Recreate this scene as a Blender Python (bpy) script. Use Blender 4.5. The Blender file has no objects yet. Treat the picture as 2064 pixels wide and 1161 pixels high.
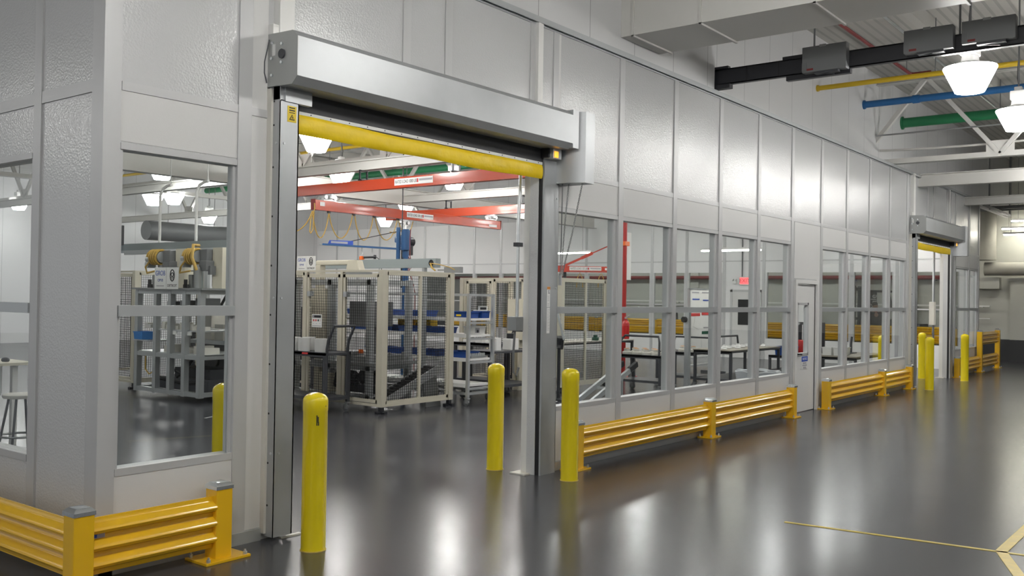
import bpy, bmesh, math, random
from mathutils import Vector, Matrix
random.seed(7)
SC = bpy.context.scene
COL = SC.collection
PI = math.pi

# ------------------------------------------------------------------ camera
cam_d = bpy.data.cameras.new('camera'); cam_o = bpy.data.objects.new('camera', cam_d); COL.objects.link(cam_o)
cam_d.sensor_width = 36.0; cam_d.lens = 1893.28 / 2064 * 36.0; cam_d.clip_end = 200
_r = Vector((0.61330658, -0.78969075, 0.01560655)); _u = Vector((-0.01754969, 0.00612962, 0.9998272)); _f = Vector((0.78964995, 0.61347449, 0.01009949))
cam_o.matrix_world = Matrix(((_r.x, _u.x, -_f.x, 0.0), (_r.y, _u.y, -_f.y, -5.5067), (_r.z, _u.z, -_f.z, 1.75), (0, 0, 0, 1)))
SC.camera = cam_o
# ------------------------------------------------------------------ world, exposure
w = bpy.data.worlds.new('world'); SC.world = w; w.use_nodes = True
w.node_tree.nodes['Background'].inputs[0].default_value = (0.93, 0.97, 1.0, 1)
w.node_tree.nodes['Background'].inputs[1].default_value = 0.5
SC.view_settings.view_transform = 'Standard'; SC.view_settings.look = 'None'; SC.view_settings.gamma = 1.0
SC.view_settings.use_curve_mapping = False; SC.view_settings.exposure = 0.2
LAMP_W = 46.0      # strength of the high-bay shades
# ------------------------------------------------------------------ materials
MATS = {}
def mat(name, col, rough=0.5, metal=0.0, spec=0.5, emit=None, es=0.0, bump=None, noise=None, coat=0.0, alpha=None):
    m = bpy.data.materials.new(name); m.use_nodes = True; nt = m.node_tree; b = nt.nodes['Principled BSDF']
    b.inputs['Base Color'].default_value = (*col, 1); b.inputs['Roughness'].default_value = rough
    b.inputs['Metallic'].default_value = metal; b.inputs['Specular IOR Level'].default_value = spec
    if coat: b.inputs['Coat Weight'].default_value = coat; b.inputs['Coat Roughness'].default_value = 0.08
    if emit: b.inputs['Emission Color'].default_value = (*emit, 1); b.inputs['Emission Strength'].default_value = es
    tc = nt.nodes.new('ShaderNodeTexCoord')
    if noise:   # (scale, amount, stretch) colour variation
        n = nt.nodes.new('ShaderNodeTexNoise'); n.inputs['Scale'].default_value = noise[0]; n.inputs['Detail'].default_value = 5
        mp = nt.nodes.new('ShaderNodeMapping'); mp.inputs['Scale'].default_value = noise[2] if len(noise) > 2 else (1, 1, 1)
        nt.links.new(tc.outputs['Object'], mp.inputs[0]); nt.links.new(mp.outputs[0], n.inputs['Vector'])
        mx = nt.nodes.new('ShaderNodeMix'); mx.data_type = 'RGBA'; a = noise[1]
        mx.inputs['A'].default_value = (*[c * (1 - a) for c in col], 1); mx.inputs['B'].default_value = (*[min(1, c * (1 + a)) for c in col], 1)
        nt.links.new(n.outputs['Fac'], mx.inputs['Factor']); nt.links.new(mx.outputs['Result'], b.inputs['Base Color'])
        rm = nt.nodes.new('ShaderNodeMapRange'); rm.inputs['To Min'].default_value = max(0.02, rough * 0.8); rm.inputs['To Max'].default_value = min(1, rough * 1.2)
        nt.links.new(n.outputs['Fac'], rm.inputs['Value']); nt.links.new(rm.outputs['Result'], b.inputs['Roughness'])
    if bump:    # (kind, scale, strength, distance)
        if bump[0] == 'vor':
            t = nt.nodes.new('ShaderNodeTexVoronoi'); t.inputs['Scale'].default_value = bump[1]; out = t.outputs['Distance']
        else:
            t = nt.nodes.new('ShaderNodeTexNoise'); t.inputs['Scale'].default_value = bump[1]; t.inputs['Detail'].default_value = 3; out = t.outputs['Fac']
        nt.links.new(tc.outputs['Object'], t.inputs['Vector'])
        bp = nt.nodes.new('ShaderNodeBump'); bp.inputs['Strength'].default_value = bump[2]; bp.inputs['Distance'].default_value = bump[3]
        nt.links.new(out, bp.inputs['Height']); nt.links.new(bp.outputs['Normal'], b.inputs['Normal'])
    MATS[name] = m
    return m
def glass(name, tint=(0.93, 0.95, 0.95), ior=1.5, rough=0.0):
    m = bpy.data.materials.new(name); m.use_nodes = True; nt = m.node_tree; nt.nodes.clear()
    o = nt.nodes.new('ShaderNodeOutputMaterial'); mx = nt.nodes.new('ShaderNodeMixShader'); fr = nt.nodes.new('ShaderNodeFresnel'); fr.inputs[0].default_value = ior
    t = nt.nodes.new('ShaderNodeBsdfTransparent'); t.inputs[0].default_value = (*tint, 1)
    g = nt.nodes.new('ShaderNodeBsdfGlossy'); g.inputs['Roughness'].default_value = rough
    gm = nt.nodes.new('ShaderNodeNewGeometry'); mr = nt.nodes.new('ShaderNodeMapRange'); mr.inputs['To Min'].default_value = ior; mr.inputs['To Max'].default_value = 1.0 / ior
    nt.links.new(gm.outputs['Backfacing'], mr.inputs['Value']); nt.links.new(mr.outputs['Result'], fr.inputs[0]); nt.links.new(fr.outputs[0], mx.inputs[0]); nt.links.new(t.outputs[0], mx.inputs[1]); nt.links.new(g.outputs[0], mx.inputs[2]); nt.links.new(mx.outputs[0], o.inputs[0])
    MATS[name] = m; return m
mat('panel', (0.56, 0.565, 0.57), 0.25, 0.0, 0.75, bump=('vor', 70, 0.5, 0.0022))
mat('panel_plain', (0.66, 0.655, 0.645), 0.45, bump=('noise', 140, 0.15, 0.002))
mat('mullion', (0.53, 0.532, 0.535), 0.38, 0.15)
mat('white_paint', (0.74, 0.735, 0.725), 0.4)
mat('white_wall', (0.80, 0.80, 0.795), 0.5)
mat('white_steel', (0.78, 0.775, 0.75), 0.45)
mat('door_white', (0.70, 0.695, 0.68), 0.45)
mat('joint_dark', (0.05, 0.05, 0.055), 0.6)
mat('galv', (0.47, 0.485, 0.495), 0.42, 0.55, noise=(5.0, 0.22, (0.35, 1, 0.35)))
mat('galv_cap', (0.46, 0.47, 0.46), 0.5, 0.6, noise=(6.0, 0.06))
mat('alu', (0.62, 0.64, 0.65), 0.32, 0.75)
mat('alu_frame', (0.50, 0.52, 0.53), 0.4, 0.5)
mat('chrome', (0.82, 0.86, 0.88), 0.2, 0.9)
mat('guard_yellow', (0.86, 0.50, 0.012), 0.24, 0.0, 0.5, coat=0.4)
mat('bollard_yellow', (0.83, 0.66, 0.012), 0.25, 0.0, 0.5, noise=(5, 0.05), coat=0.3)
mat('vinyl_yellow', (0.88, 0.62, 0.008), 0.45, noise=(6, 0.12), bump=('noise', 9, 0.5, 0.02))
mat('curtain_grey', (0.055, 0.055, 0.06), 0.6)
mat('rubber', (0.012, 0.012, 0.014), 0.6)
mat('black_steel', (0.018, 0.019, 0.024), 0.4)
mat('dark_grey', (0.055, 0.058, 0.066), 0.45)
mat('mid_grey', (0.16, 0.165, 0.17), 0.45)
mat('box_grey', (0.17, 0.175, 0.18), 0.42)
mat('roof_white', (0.50, 0.49, 0.46), 0.7, noise=(0.6, 0.12))
mat('duct_white', (0.60, 0.59, 0.56), 0.5, noise=(2.0, 0.04))
mat('steel_cream', (0.66, 0.64, 0.58), 0.5)
mat('truss_white', (0.62, 0.61, 0.58), 0.5)
mat('orange', (0.46, 0.05, 0.014), 0.25, coat=0.3)
mat('red', (0.42, 0.02, 0.018), 0.35)
mat('ext_red', (0.50, 0.02, 0.02), 0.25)
mat('jib_red', (0.50, 0.045, 0.02), 0.35)
mat('blue', (0.02, 0.085, 0.22), 0.4)
mat('bin_blue', (0.012, 0.06, 0.27), 0.4)
mat('tray_blue', (0.03, 0.22, 0.62), 0.4)
mat('bin_yellow', (0.82, 0.55, 0.02), 0.4)
mat('pipe_yellow', (0.62, 0.42, 0.02), 0.45)
mat('pipe_blue', (0.02, 0.13, 0.34), 0.45)
mat('pipe_green', (0.02, 0.20, 0.08), 0.45)
mat('pipe_red', (0.20, 0.025, 0.025), 0.5)
mat('cage_beige', (0.60, 0.565, 0.46), 0.45)
mat('wire_black', (0.012, 0.012, 0.012), 0.5)
mat('robot_beige', (0.66, 0.62, 0.50), 0.45)
mat('hose_yellow', (0.55, 0.35, 0.07), 0.5)
mat('plastic_white', (0.78, 0.78, 0.76), 0.45)
mat('paper', (0.80, 0.80, 0.78), 0.7)
mat('ink_black', (0.02, 0.02, 0.025), 0.6)
mat('ink_blue', (0.03, 0.08, 0.42), 0.6)
mat('ink_red', (0.62, 0.05, 0.05), 0.6)
mat('ink_grey', (0.35, 0.35, 0.38), 0.7)
mat('ink_green', (0.02, 0.10, 0.06), 0.6)
mat('sticker_yellow', (0.78, 0.58, 0.03), 0.5)
mat('sticker_orange', (0.75, 0.30, 0.06), 0.5)
mat('amber', (0.9, 0.4, 0.02), 0.3, emit=(1.0, 0.42, 0.03), es=1.2)
mat('exit_red', (0.8, 0.1, 0.1), 0.4, emit=(1.0, 0.13, 0.14), es=1.6)
mat('screen', (0.1, 0.3, 0.5), 0.3, emit=(0.25, 0.55, 0.85), es=1.1)
mat('screen_green', (0.0, 0.4, 0.2), 0.3, emit=(0.0, 0.45, 0.18), es=1.0)
mat('screen_off', (0.008, 0.009, 0.012), 0.15)
mat('lamp_shade', (0.9, 0.9, 0.9), 0.4, emit=(1.0, 0.985, 0.95), es=LAMP_W)
mat('tube_light', (0.9, 0.9, 0.85), 0.4, emit=(1.0, 0.97, 0.84), es=34.0)
mat('skin', (0.45, 0.25, 0.17), 0.5)
mat('cloth_black', (0.012, 0.013, 0.017), 0.8)
mat('cloth_grey', (0.10, 0.10, 0.11), 0.8)
mat('cloth_blue', (0.06, 0.10, 0.19), 0.8)
mat('denim', (0.03, 0.045, 0.09), 0.8)
mat('hair', (0.02, 0.014, 0.01), 0.6)
mat('block_wall', (0.50, 0.50, 0.46), 0.75, noise=(1.2, 0.08))
mat('wall_dark_band', (0.028, 0.029, 0.033), 0.5)
mat('insulation', (0.36, 0.35, 0.31), 0.7, noise=(3, 0.15))
mat('line_yellow', (0.62, 0.47, 0.10), 0.45, noise=(14, 0.25))
mat('line_white', (0.62, 0.62, 0.6), 0.45)
mat('bag_clear', (0.55, 0.58, 0.60), 0.25)
mat('wood_top', (0.30, 0.27, 0.22), 0.5)
mat('steel_dull', (0.34, 0.35, 0.35), 0.4, 0.6)
mat('grey_green', (0.30, 0.34, 0.34), 0.45)
mat('orange_plastic', (0.85, 0.16, 0.02), 0.4)
mat('lens_clear', (0.55, 0.62, 0.62), 0.1)
glass('glass'); glass('glass_green', (0.72, 0.80, 0.78))
# floor: polished dark epoxy
def floor_mat():
    m = mat('epoxy', (0.042, 0.043, 0.05), 0.2); nt = m.node_tree; b = nt.nodes['Principled BSDF']; tc = nt.nodes.new('ShaderNodeTexCoord')
    n = nt.nodes.new('ShaderNodeTexNoise'); n.inputs['Scale'].default_value = 0.9; n.inputs['Detail'].default_value = 8; n.inputs['Roughness'].default_value = 0.65
    nt.links.new(tc.outputs['Object'], n.inputs['Vector'])
    mx = nt.nodes.new('ShaderNodeMix'); mx.data_type = 'RGBA'; mx.inputs['A'].default_value = (0.042, 0.043, 0.049, 1); mx.inputs['B'].default_value = (0.064, 0.064, 0.071, 1)
    nt.links.new(n.outputs['Fac'], mx.inputs['Factor']); nt.links.new(mx.outputs['Result'], b.inputs['Base Color'])
    rm = nt.nodes.new('ShaderNodeMapRange'); rm.inputs['From Min'].default_value = 0.3; rm.inputs['From Max'].default_value = 0.7
    rm.inputs['To Min'].default_value = 0.205; rm.inputs['To Max'].default_value = 0.235
    nt.links.new(n.outputs['Fac'], rm.inputs['Value']); nt.links.new(rm.outputs['Result'], b.inputs['Roughness'])
    n2 = nt.nodes.new('ShaderNodeTexNoise'); n2.inputs['Scale'].default_value = 38; n2.inputs['Detail'].default_value = 4
    nt.links.new(tc.outputs['Object'], n2.inputs['Vector'])
    bp = nt.nodes.new('ShaderNodeBump'); bp.inputs['Strength'].default_value = 0.08; bp.inputs['Distance'].default_value = 0.004
    nt.links.new(n2.outputs['Fac'], bp.inputs['Height']); nt.links.new(bp.outputs['Normal'], b.inputs['Normal'])
    b.inputs['Specular IOR Level'].default_value = 0.5
floor_mat()
def striped(name, base, pitch, width, axis, col, rough=0.45):
    """a sheet-metal cladding with thin dark joints every PITCH metres along AXIS"""
    m = mat(name, base, rough); nt = m.node_tree; b = nt.nodes['Principled BSDF']; tc = nt.nodes.new('ShaderNodeTexCoord')
    sp = nt.nodes.new('ShaderNodeSeparateXYZ'); nt.links.new(tc.outputs['Object'], sp.inputs[0])
    d = nt.nodes.new('ShaderNodeMath'); d.operation = 'DIVIDE'; d.inputs[1].default_value = pitch; nt.links.new(sp.outputs[axis], d.inputs[0])
    f = nt.nodes.new('ShaderNodeMath'); f.operation = 'FRACT'; nt.links.new(d.outputs[0], f.inputs[0])
    l = nt.nodes.new('ShaderNodeMath'); l.operation = 'LESS_THAN'; l.inputs[1].default_value = width / pitch; nt.links.new(f.outputs[0], l.inputs[0])
    mx = nt.nodes.new('ShaderNodeMix'); mx.data_type = 'RGBA'; mx.inputs['A'].default_value = (*base, 1); mx.inputs['B'].default_value = (*col, 1)
    nt.links.new(l.outputs[0], mx.inputs['Factor']); nt.links.new(mx.outputs['Result'], b.inputs['Base Color'])
striped('cladding', (0.66, 0.66, 0.665), 0.93, 0.012, 'X', (0.36, 0.36, 0.37))
striped('cladding_y', (0.62, 0.62, 0.62), 0.93, 0.012, 'Y', (0.36, 0.36, 0.37))
striped('deck', (0.47, 0.46, 0.43), 0.16, 0.05, 'Y', (0.36, 0.35, 0.33), 0.7)

# ------------------------------------------------------------------ mesh builder
class MB:
    def __init__(s): s.bm = bmesh.new(); s.bev = False
    def box(s, x0, x1, y0, y1, z0, z1, bev=0.0, M=None):
        if x1 < x0: x0, x1 = x1, x0
        if y1 < y0: y0, y1 = y1, y0
        if z1 < z0: z0, z1 = z1, z0
        r = bmesh.ops.create_cube(s.bm, size=1.0)['verts']
        for v in r: v.co = Vector(((x0 + x1) / 2 + v.co.x * (x1 - x0), (y0 + y1) / 2 + v.co.y * (y1 - y0), (z0 + z1) / 2 + v.co.z * (z1 - z0)))
        if M is not None:
            for v in r: v.co = M @ v.co
        if bev > 0:
            s.bev = True
            es = list({e for v in r for e in v.link_edges})
            bmesh.ops.bevel(s.bm, geom=es, offset=bev, segments=2, affect='EDGES', profile=0.5)
        return s
    def ctr(s, c, d, bev=0.0, M=None):
        return s.box(c[0] - d[0] / 2, c[0] + d[0] / 2, c[1] - d[1] / 2, c[1] + d[1] / 2, c[2] - d[2] / 2, c[2] + d[2] / 2, bev, M)
    def cyl(s, p0, p1, r, n=16, r2=None, caps=True):
        p0 = Vector(p0); p1 = Vector(p1); d = (p1 - p0); r2 = r if r2 is None else r2
        a = d.normalized(); t = Vector((0, 0, 1)) if abs(a.z) < 0.9 else Vector((1, 0, 0)); b = a.cross(t).normalized(); c = a.cross(b)
        A = [s.bm.verts.new(p0 + (b * math.cos(2 * PI * i / n) + c * math.sin(2 * PI * i / n)) * r) for i in range(n)]
        B = [s.bm.verts.new(p1 + (b * math.cos(2 * PI * i / n) + c * math.sin(2 * PI * i / n)) * r2) for i in range(n)]
        for i in range(n): s.bm.faces.new((A[i], A[(i + 1) % n], B[(i + 1) % n], B[i]))
        if caps: s.bm.faces.new(A[::-1]); s.bm.faces.new(B)
        return s
    def tube(s, pts, r, n=8, closed=False):
        pts = [Vector(p) for p in pts]; rings = []; m = len(pts); ref = None
        for i, p in enumerate(pts):
            if closed: d = pts[(i + 1) % m] - pts[i - 1]
            else: d = pts[min(i + 1, m - 1)] - pts[max(i - 1, 0)]
            d.normalize()
            if ref is None: ref = Vector((0, 0, 1)) if abs(d.z) < 0.9 else Vector((1, 0, 0))
            b = d.cross(ref).normalized(); c = b.cross(d).normalized(); ref = c
            rings.append([s.bm.verts.new(p + (b * math.cos(2 * PI * k / n) + c * math.sin(2 * PI * k / n)) * r) for k in range(n)])
        for i in range(m if closed else m - 1):
            A = rings[i]; B = rings[(i + 1) % m]
            for k in range(n): s.bm.faces.new((A[k], A[(k + 1) % n], B[(k + 1) % n], B[k]))
        if not closed: s.bm.faces.new(rings[0][::-1]); s.bm.faces.new(rings[-1])
        return s
    def prism(s, poly, axis, a0, a1):
        """poly: 2D points; axis 'x': (y,z), 'y': (x,z), 'z': (x,y)"""
        def P(q, a): return {'x': (a, q[0], q[1]), 'y': (q[0], a, q[1]), 'z': (q[0], q[1], a)}[axis]
        A = [s.bm.verts.new(P(q, a0)) for q in poly]; B = [s.bm.verts.new(P(q, a1)) for q in poly]; n = len(poly)
        for i in range(n): s.bm.faces.new((A[i], A[(i + 1) % n], B[(i + 1) % n], B[i]))
        s.bm.faces.new(A[::-1]); s.bm.faces.new(B)
        return s
    def lathe(s, prof, c=(0, 0, 0), n=24, sx=1.0, sy=1.0):
        """prof: (r, z) list, around z through c"""
        rings = []
        for r, z in prof:
            if r < 1e-5: rings.append([s.bm.verts.new((c[0], c[1], c[2] + z))])
            else: rings.append([s.bm.verts.new((c[0] + sx * r * math.cos(2 * PI * k / n), c[1] + sy * r * math.sin(2 * PI * k / n), c[2] + z)) for k in range(n)])
        for A, B in zip(rings[:-1], rings[1:]):
            for k in range(n):
                j = (k + 1) % n
                if len(A) == 1 and len(B) == 1: continue
                if len(A) == 1: s.bm.faces.new((A[0], B[j], B[k]))
                elif len(B) == 1: s.bm.faces.new((A[k], A[j], B[0]))
                else: s.bm.faces.new((A[k], A[j], B[j], B[k]))
        if len(rings[0]) > 1: s.bm.faces.new(rings[0][::-1])
        if len(rings[-1]) > 1: s.bm.faces.new(rings[-1])
        return s
    def bar(s, p0, p1, w, h, up=(0, 0, 1)):
        """a rectangular bar between two points"""
        p0 = Vector(p0); p1 = Vector(p1); a = (p1 - p0).normalized(); u = Vector(up)
        if abs(a.dot(u)) > 0.95: u = Vector((1, 0, 0))
        b = a.cross(u).normalized(); c = b.cross(a).normalized()
        A = []; B = []
        for sx, sy in ((-1, -1), (1, -1), (1, 1), (-1, 1)):
            o = b * (sx * w / 2) + c * (sy * h / 2); A.append(s.bm.verts.new(p0 + o)); B.append(s.bm.verts.new(p1 + o))
        for i in range(4): s.bm.faces.new((A[i], A[(i + 1) % 4], B[(i + 1) % 4], B[i]))
        s.bm.faces.new(A[::-1]); s.bm.faces.new(B)
        return s
    def sphere(s, c, r, n=12, sz=None):
        sz = sz or (1, 1, 1)
        M = Matrix.Translation(Vector(c)) @ Matrix.Diagonal((r * sz[0], r * sz[1], r * sz[2], 1))
        bmesh.ops.create_uvsphere(s.bm, u_segments=n, v_segments=max(6, n // 2 + 2), radius=1.0, matrix=M); return s
    def torus(s, c, R, r, axis='z', n=24, k=8):
        pts = []
        for i in range(n):
            a = 2 * PI * i / n; x = R * math.cos(a); y = R * math.sin(a)
            pts.append({'z': (c[0] + x, c[1] + y, c[2]), 'x': (c[0], c[1] + x, c[2] + y), 'y': (c[0] + x, c[1], c[2] + y)}[axis])
        return s.tube(pts, r, k, True)
    def build(s, name, m, parent=None, sharp=35):
        bmesh.ops.recalc_face_normals(s.bm, faces=s.bm.faces[:])
        me = bpy.data.meshes.new(name); s.bm.to_mesh(me); s.bm.free()
        me.materials.append(MATS[m])
        for p in me.polygons: p.use_smooth = True
        me.set_sharp_from_angle(angle=math.radians(sharp))
        o = bpy.data.objects.new(name, me); COL.objects.link(o)
        if s.bev: wn = o.modifiers.new('weighted_normal', 'WEIGHTED_NORMAL'); wn.keep_sharp = True
        if parent is not None: o.parent = parent
        return o
def tag(o, label, cat, group=None, kind=None):
    o['label'] = label
    if cat: o['category'] = cat
    if group: o['group'] = group
    if kind: o['kind'] = kind
    return o
def thing(name, label, cat, loc=(0, 0, 0), rz=0.0, group=None):
    o = bpy.data.objects.new(name, None); COL.objects.link(o); o.location = loc; o.rotation_euler = (0, 0, rz); o.empty_display_size = 0.1
    return tag(o, label, cat, group)
def struct(name, mb, m, label=None):
    o = mb.build(name, m); o['kind'] = 'structure'
    if label: o['label'] = label
    return o
def copy_tree(o, parent=None):
    c = o.copy(); COL.objects.link(c)
    if parent is not None: c.parent = parent
    for ch in [q for q in bpy.data.objects if q.parent == o]: copy_tree(ch, c)
    return c
def dup(o, loc, rz=None, label=None, group=None):
    c = copy_tree(o); c.location = loc
    if rz is not None: c.rotation_euler = (0, 0, rz)
    if label: c['label'] = label
    if group: c['group'] = group
    return c
def text(name, body, size, m, parent, loc, right, up, depth=0.001, align='CENTER', sx=1.0, fit=None):
    """lettering standing on a surface: RIGHT and UP are the reading direction and the letters' up"""
    cu = bpy.data.curves.new(name, 'FONT'); cu.body = body; cu.size = size; cu.extrude = depth; cu.align_x = align; cu.align_y = 'CENTER'
    cu.materials.append(MATS[m]); o = bpy.data.objects.new(name, cu); COL.objects.link(o)
    r = Vector(right).normalized(); u = Vector(up).normalized(); n = r.cross(u)
    o.matrix_local = Matrix(((r.x * sx, u.x, n.x, loc[0]), (r.y * sx, u.y, n.y, loc[1]), (r.z * sx, u.z, n.z, loc[2]), (0, 0, 0, 1)))
    bpy.context.view_layer.update()
    me = bpy.data.meshes.new_from_object(o.evaluated_get(bpy.context.evaluated_depsgraph_get())); me.name = name
    if fit and len(me.vertices):
        w_ = max(v.co.x for v in me.vertices) - min(v.co.x for v in me.vertices); sx = fit / w_
    bpy.data.objects.remove(o); o = bpy.data.objects.new(name, me); COL.objects.link(o)
    o.matrix_basis = Matrix(((r.x * sx, u.x, n.x, loc[0]), (r.y * sx, u.y, n.y, loc[1]), (r.z * sx, u.z, n.z, loc[2]), (0, 0, 0, 1)))
    o.parent = parent; return o
# ================================================================== the building shell
XC, XE, YB = 3.0, 27.25, 26.4       # room corner, end wall, back wall
ZT, ZR = 4.5, 6.35                  # top of the partition, roof deck
Z_SILL, Z_RAIL, Z_HEAD, Z_TRANS = 0.63, 1.63, 2.655, 3.03
D2 = 16.43                          # the second roll-up door is this far along
struct('floor', MB().box(-12, 46, -18, 34, -0.1, 0.0), 'epoxy')
struct('ceiling', MB().box(-12, 46, -18, 34, ZR, ZR + 0.1), 'deck')
# roof joists along the aisle direction
jm = MB()
y = -16.0
while y < 33:
    if not (-0.25 < y < 0.6): jm.box(-12, 46, y - 0.07, y + 0.07, ZR - 0.24, ZR)
    y += 1.45
struct('ceiling_trim_1', jm, 'roof_white')
# ---- front partition with its openings
WINS = [(3.10, 3.955)] + [(9.09 + 1.272 * k - 1.272, 8.99 + 1.272 * k) for k in range(0, 5)] + [(15.46 + 1.272 * k, 16.63 + 1.272 * k) for k in range(0, 4)] + [(24.72, 26.06), (26.16, 27.12)]
WINS[9] = (19.28, 20.38)
DOORS = [(4.39, 7.49, 3.5), (14.33, 15.18, 2.04), (4.39 + D2, 7.49 + D2, 3.5)]
opens = sorted([(a, b, 'w') for a, b in WINS] + [(a, b, h) for a, b, h in DOORS])
wf = MB(); prev = XC
for a, b, k in opens:
    if a > prev: wf.box(prev, a, 0.0, 0.1, 0, ZT)
    if k == 'w': wf.box(a, b, 0.0, 0.1, 0, Z_SILL).box(a, b, 0.0, 0.1, Z_HEAD, ZT)
    else: wf.box(a, b, 0.0, 0.1, k, ZT)
    prev = b
wf.box(prev, XE, 0.0, 0.1, 0, ZT)
struct('wall_front', wf, 'panel')
# plain sill and head panels over the textured skin
sp = MB()
for a, b in WINS:
    sp.box(a - 0.02, b + 0.02, -0.004, 0.0, 0.09, Z_SILL - 0.02); sp.box(a - 0.02, b + 0.02, -0.004, 0.0, Z_HEAD + 0.03, Z_TRANS - 0.03)
sp.box(4.07, 4.2, -0.004, 0, 0.09, ZT - 0.02).box(15.22, 15.36, -0.004, 0, 0.0, Z_TRANS - 0.03).box(14.24, 15.22, -0.004, 0, 2.12, Z_TRANS - 0.03).box(7.77, 7.84, -0.004, 0, 0.09, ZT)
struct('wall_front_panel', sp, 'panel_plain')
mu = MB()
for x in [9.04 + 1.272 * k for k in range(0, 5)] + [15.41 + 1.272 * k for k in range(0, 4)] + [20.44, 24.62, 26.11]:
    mu.box(x - 0.05, x + 0.05, -0.014, 0.0, 0.0, ZT)
mu.box(3.955, 4.065, -0.014, 0, 0, ZT)
for x in (5.60, 6.12, 7.36, 7.75, 5.60 + D2, 6.12 + D2, 7.36 + D2, 7.75 + D2): mu.box(x - 0.045, x + 0.045, -0.012, 0.0, 3.3, ZT)
mu.box(27.16, 27.26, -0.014, 0.114, 0, ZT)
struct('trim_1', mu, 'mullion')
tr = MB(); segs = [(XC + 0.1, 4.2), (7.84, 20.5), (24.3, XE)]
for a, b in segs: tr.box(a, b, -0.010, 0, Z_TRANS - 0.028, Z_TRANS + 0.028)
struct('trim_2', tr, 'mullion')
tb = MB()
for a, b in [(XC, 4.2), (7.7, 14.24), (15.3, 20.6), (24.2, XE)]: tb.box(a, b, -0.02, 0.0, 0.0, 0.085)
struct('baseboard_front', tb, 'alu_frame')
tt = MB()
tt.box(XC - 0.05, XE + 0.03, -0.055, 0.0, ZT, ZT + 0.012).box(XC - 0.05, XE + 0.03, -0.055, -0.045, ZT - 0.045, ZT).box(XC - 0.05, XE + 0.03, -0.016, 0, ZT - 0.06, ZT)
struct('trim_3', tt, 'alu_frame')
ct = MB().prism([(2.975, -0.02), (3.09, -0.02), (3.09, 0.0), (3.0, 0.0), (3.0, 0.12), (2.975, 0.12)], 'z', 0, ZT)
struct('trim_4', ct, 'mullion')
# ---- glazing units
def window(i, x0, x1, y=None, axis='x'):
    """one glazing unit in the front wall (axis x) or in a wall across it (axis y, at x = y)"""
    def B(mb, a0, a1, d0, d1, z0, z1):
        if axis == 'x': mb.box(a0, a1, d0, d1, z0, z1)
        else: mb.box(y + d0, y + d1, a0, a1, z0, z1)
    f = MB(); t = 0.022; jw, jd = (0.022, 0.045) if i == 1 else (0.055, 0.095)
    B(f, x0, x0 + t, 0.005, 0.11, Z_SILL, Z_HEAD); B(f, x1 - jw, x1, 0.012, jd, Z_SILL, Z_HEAD)
    B(f, x0, x1, -0.008, 0.11, Z_SILL - 0.028, Z_SILL + 0.018); B(f, x0, x1, -0.008, 0.11, Z_HEAD - 0.02, Z_HEAD + 0.02)
    r = f.build('window_%d' % i, 'mullion'); r['kind'] = 'structure'
    m = MB(); B(m, x0, x1, -0.016, 0.045, Z_RAIL - 0.035, Z_RAIL + 0.033); m.build('rail', 'alu_frame', r)
    for za, zb in ((Z_SILL + 0.018, Z_RAIL - 0.035), (Z_RAIL + 0.033, Z_HEAD - 0.02)):
        g = MB(); B(g, x0 + t, x1 - jw, 0.028, 0.034, za, zb); g.build('pane', 'glass', r)
    return r
wi = 1
for a, b in WINS: window(wi, a, b); wi += 1
# ---- partition across the corner (left of the picture)
LW = [(0.92, 2.09), (2.19, 3.36), (3.46, 4.63), (4.73, 5.9)]
wl = MB(); prev = 0.1
for a, b in LW:
    wl.box(XC, XC + 0.1, prev, a, 0, ZT); wl.box(XC, XC + 0.1, a, b, 0, Z_SILL); wl.box(XC, XC + 0.1, a, b, Z_HEAD, ZT); prev = b
wl.box(XC, XC + 0.1, prev, YB, 0, ZT)
struct('wall_left', wl, 'panel')
ml = MB()
for yy in (0.845, 2.14, 3.41, 4.68): ml.box(XC - 0.014, XC, yy - 0.05, yy + 0.05, 0, ZT)
ml.box(XC - 0.010, XC, 0.12, 8, Z_TRANS - 0.04, Z_TRANS + 0.04)
struct('trim_5', ml, 'mullion')
for a, b in LW: window(wi, a, b, XC, 'y'); wi += 1
struct('trim_6', MB().box(XC - 0.055, XC, 0.0, 12, ZT, ZT + 0.02), 'alu_frame')
struct('baseboard_left', MB().box(XC - 0.02, XC, 0, 12, 0, 0.085), 'alu_frame')
# ---- upper cladding above the partition; it steps back past the bus duct
u = MB().box(XC, 11.37, 0.0, 0.1, ZT + 0.012, ZR).box(11.27, 11.37, 0.1, 0.42, ZT + 0.012, ZR).box(11.37, 33, 0.32, 0.42, ZT + 0.012, ZR)
struct('wall_upper_front', u, 'cladding')
struct('wall_upper_front_ledge', MB().box(11.37, XE, 0.0, 0.32, ZT, ZT + 0.012), 'alu_frame')
struct('wall_upper_left', MB().box(XC, XC + 0.1, 0.1, YB, ZT, ZR), 'cladding_y')
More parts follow.
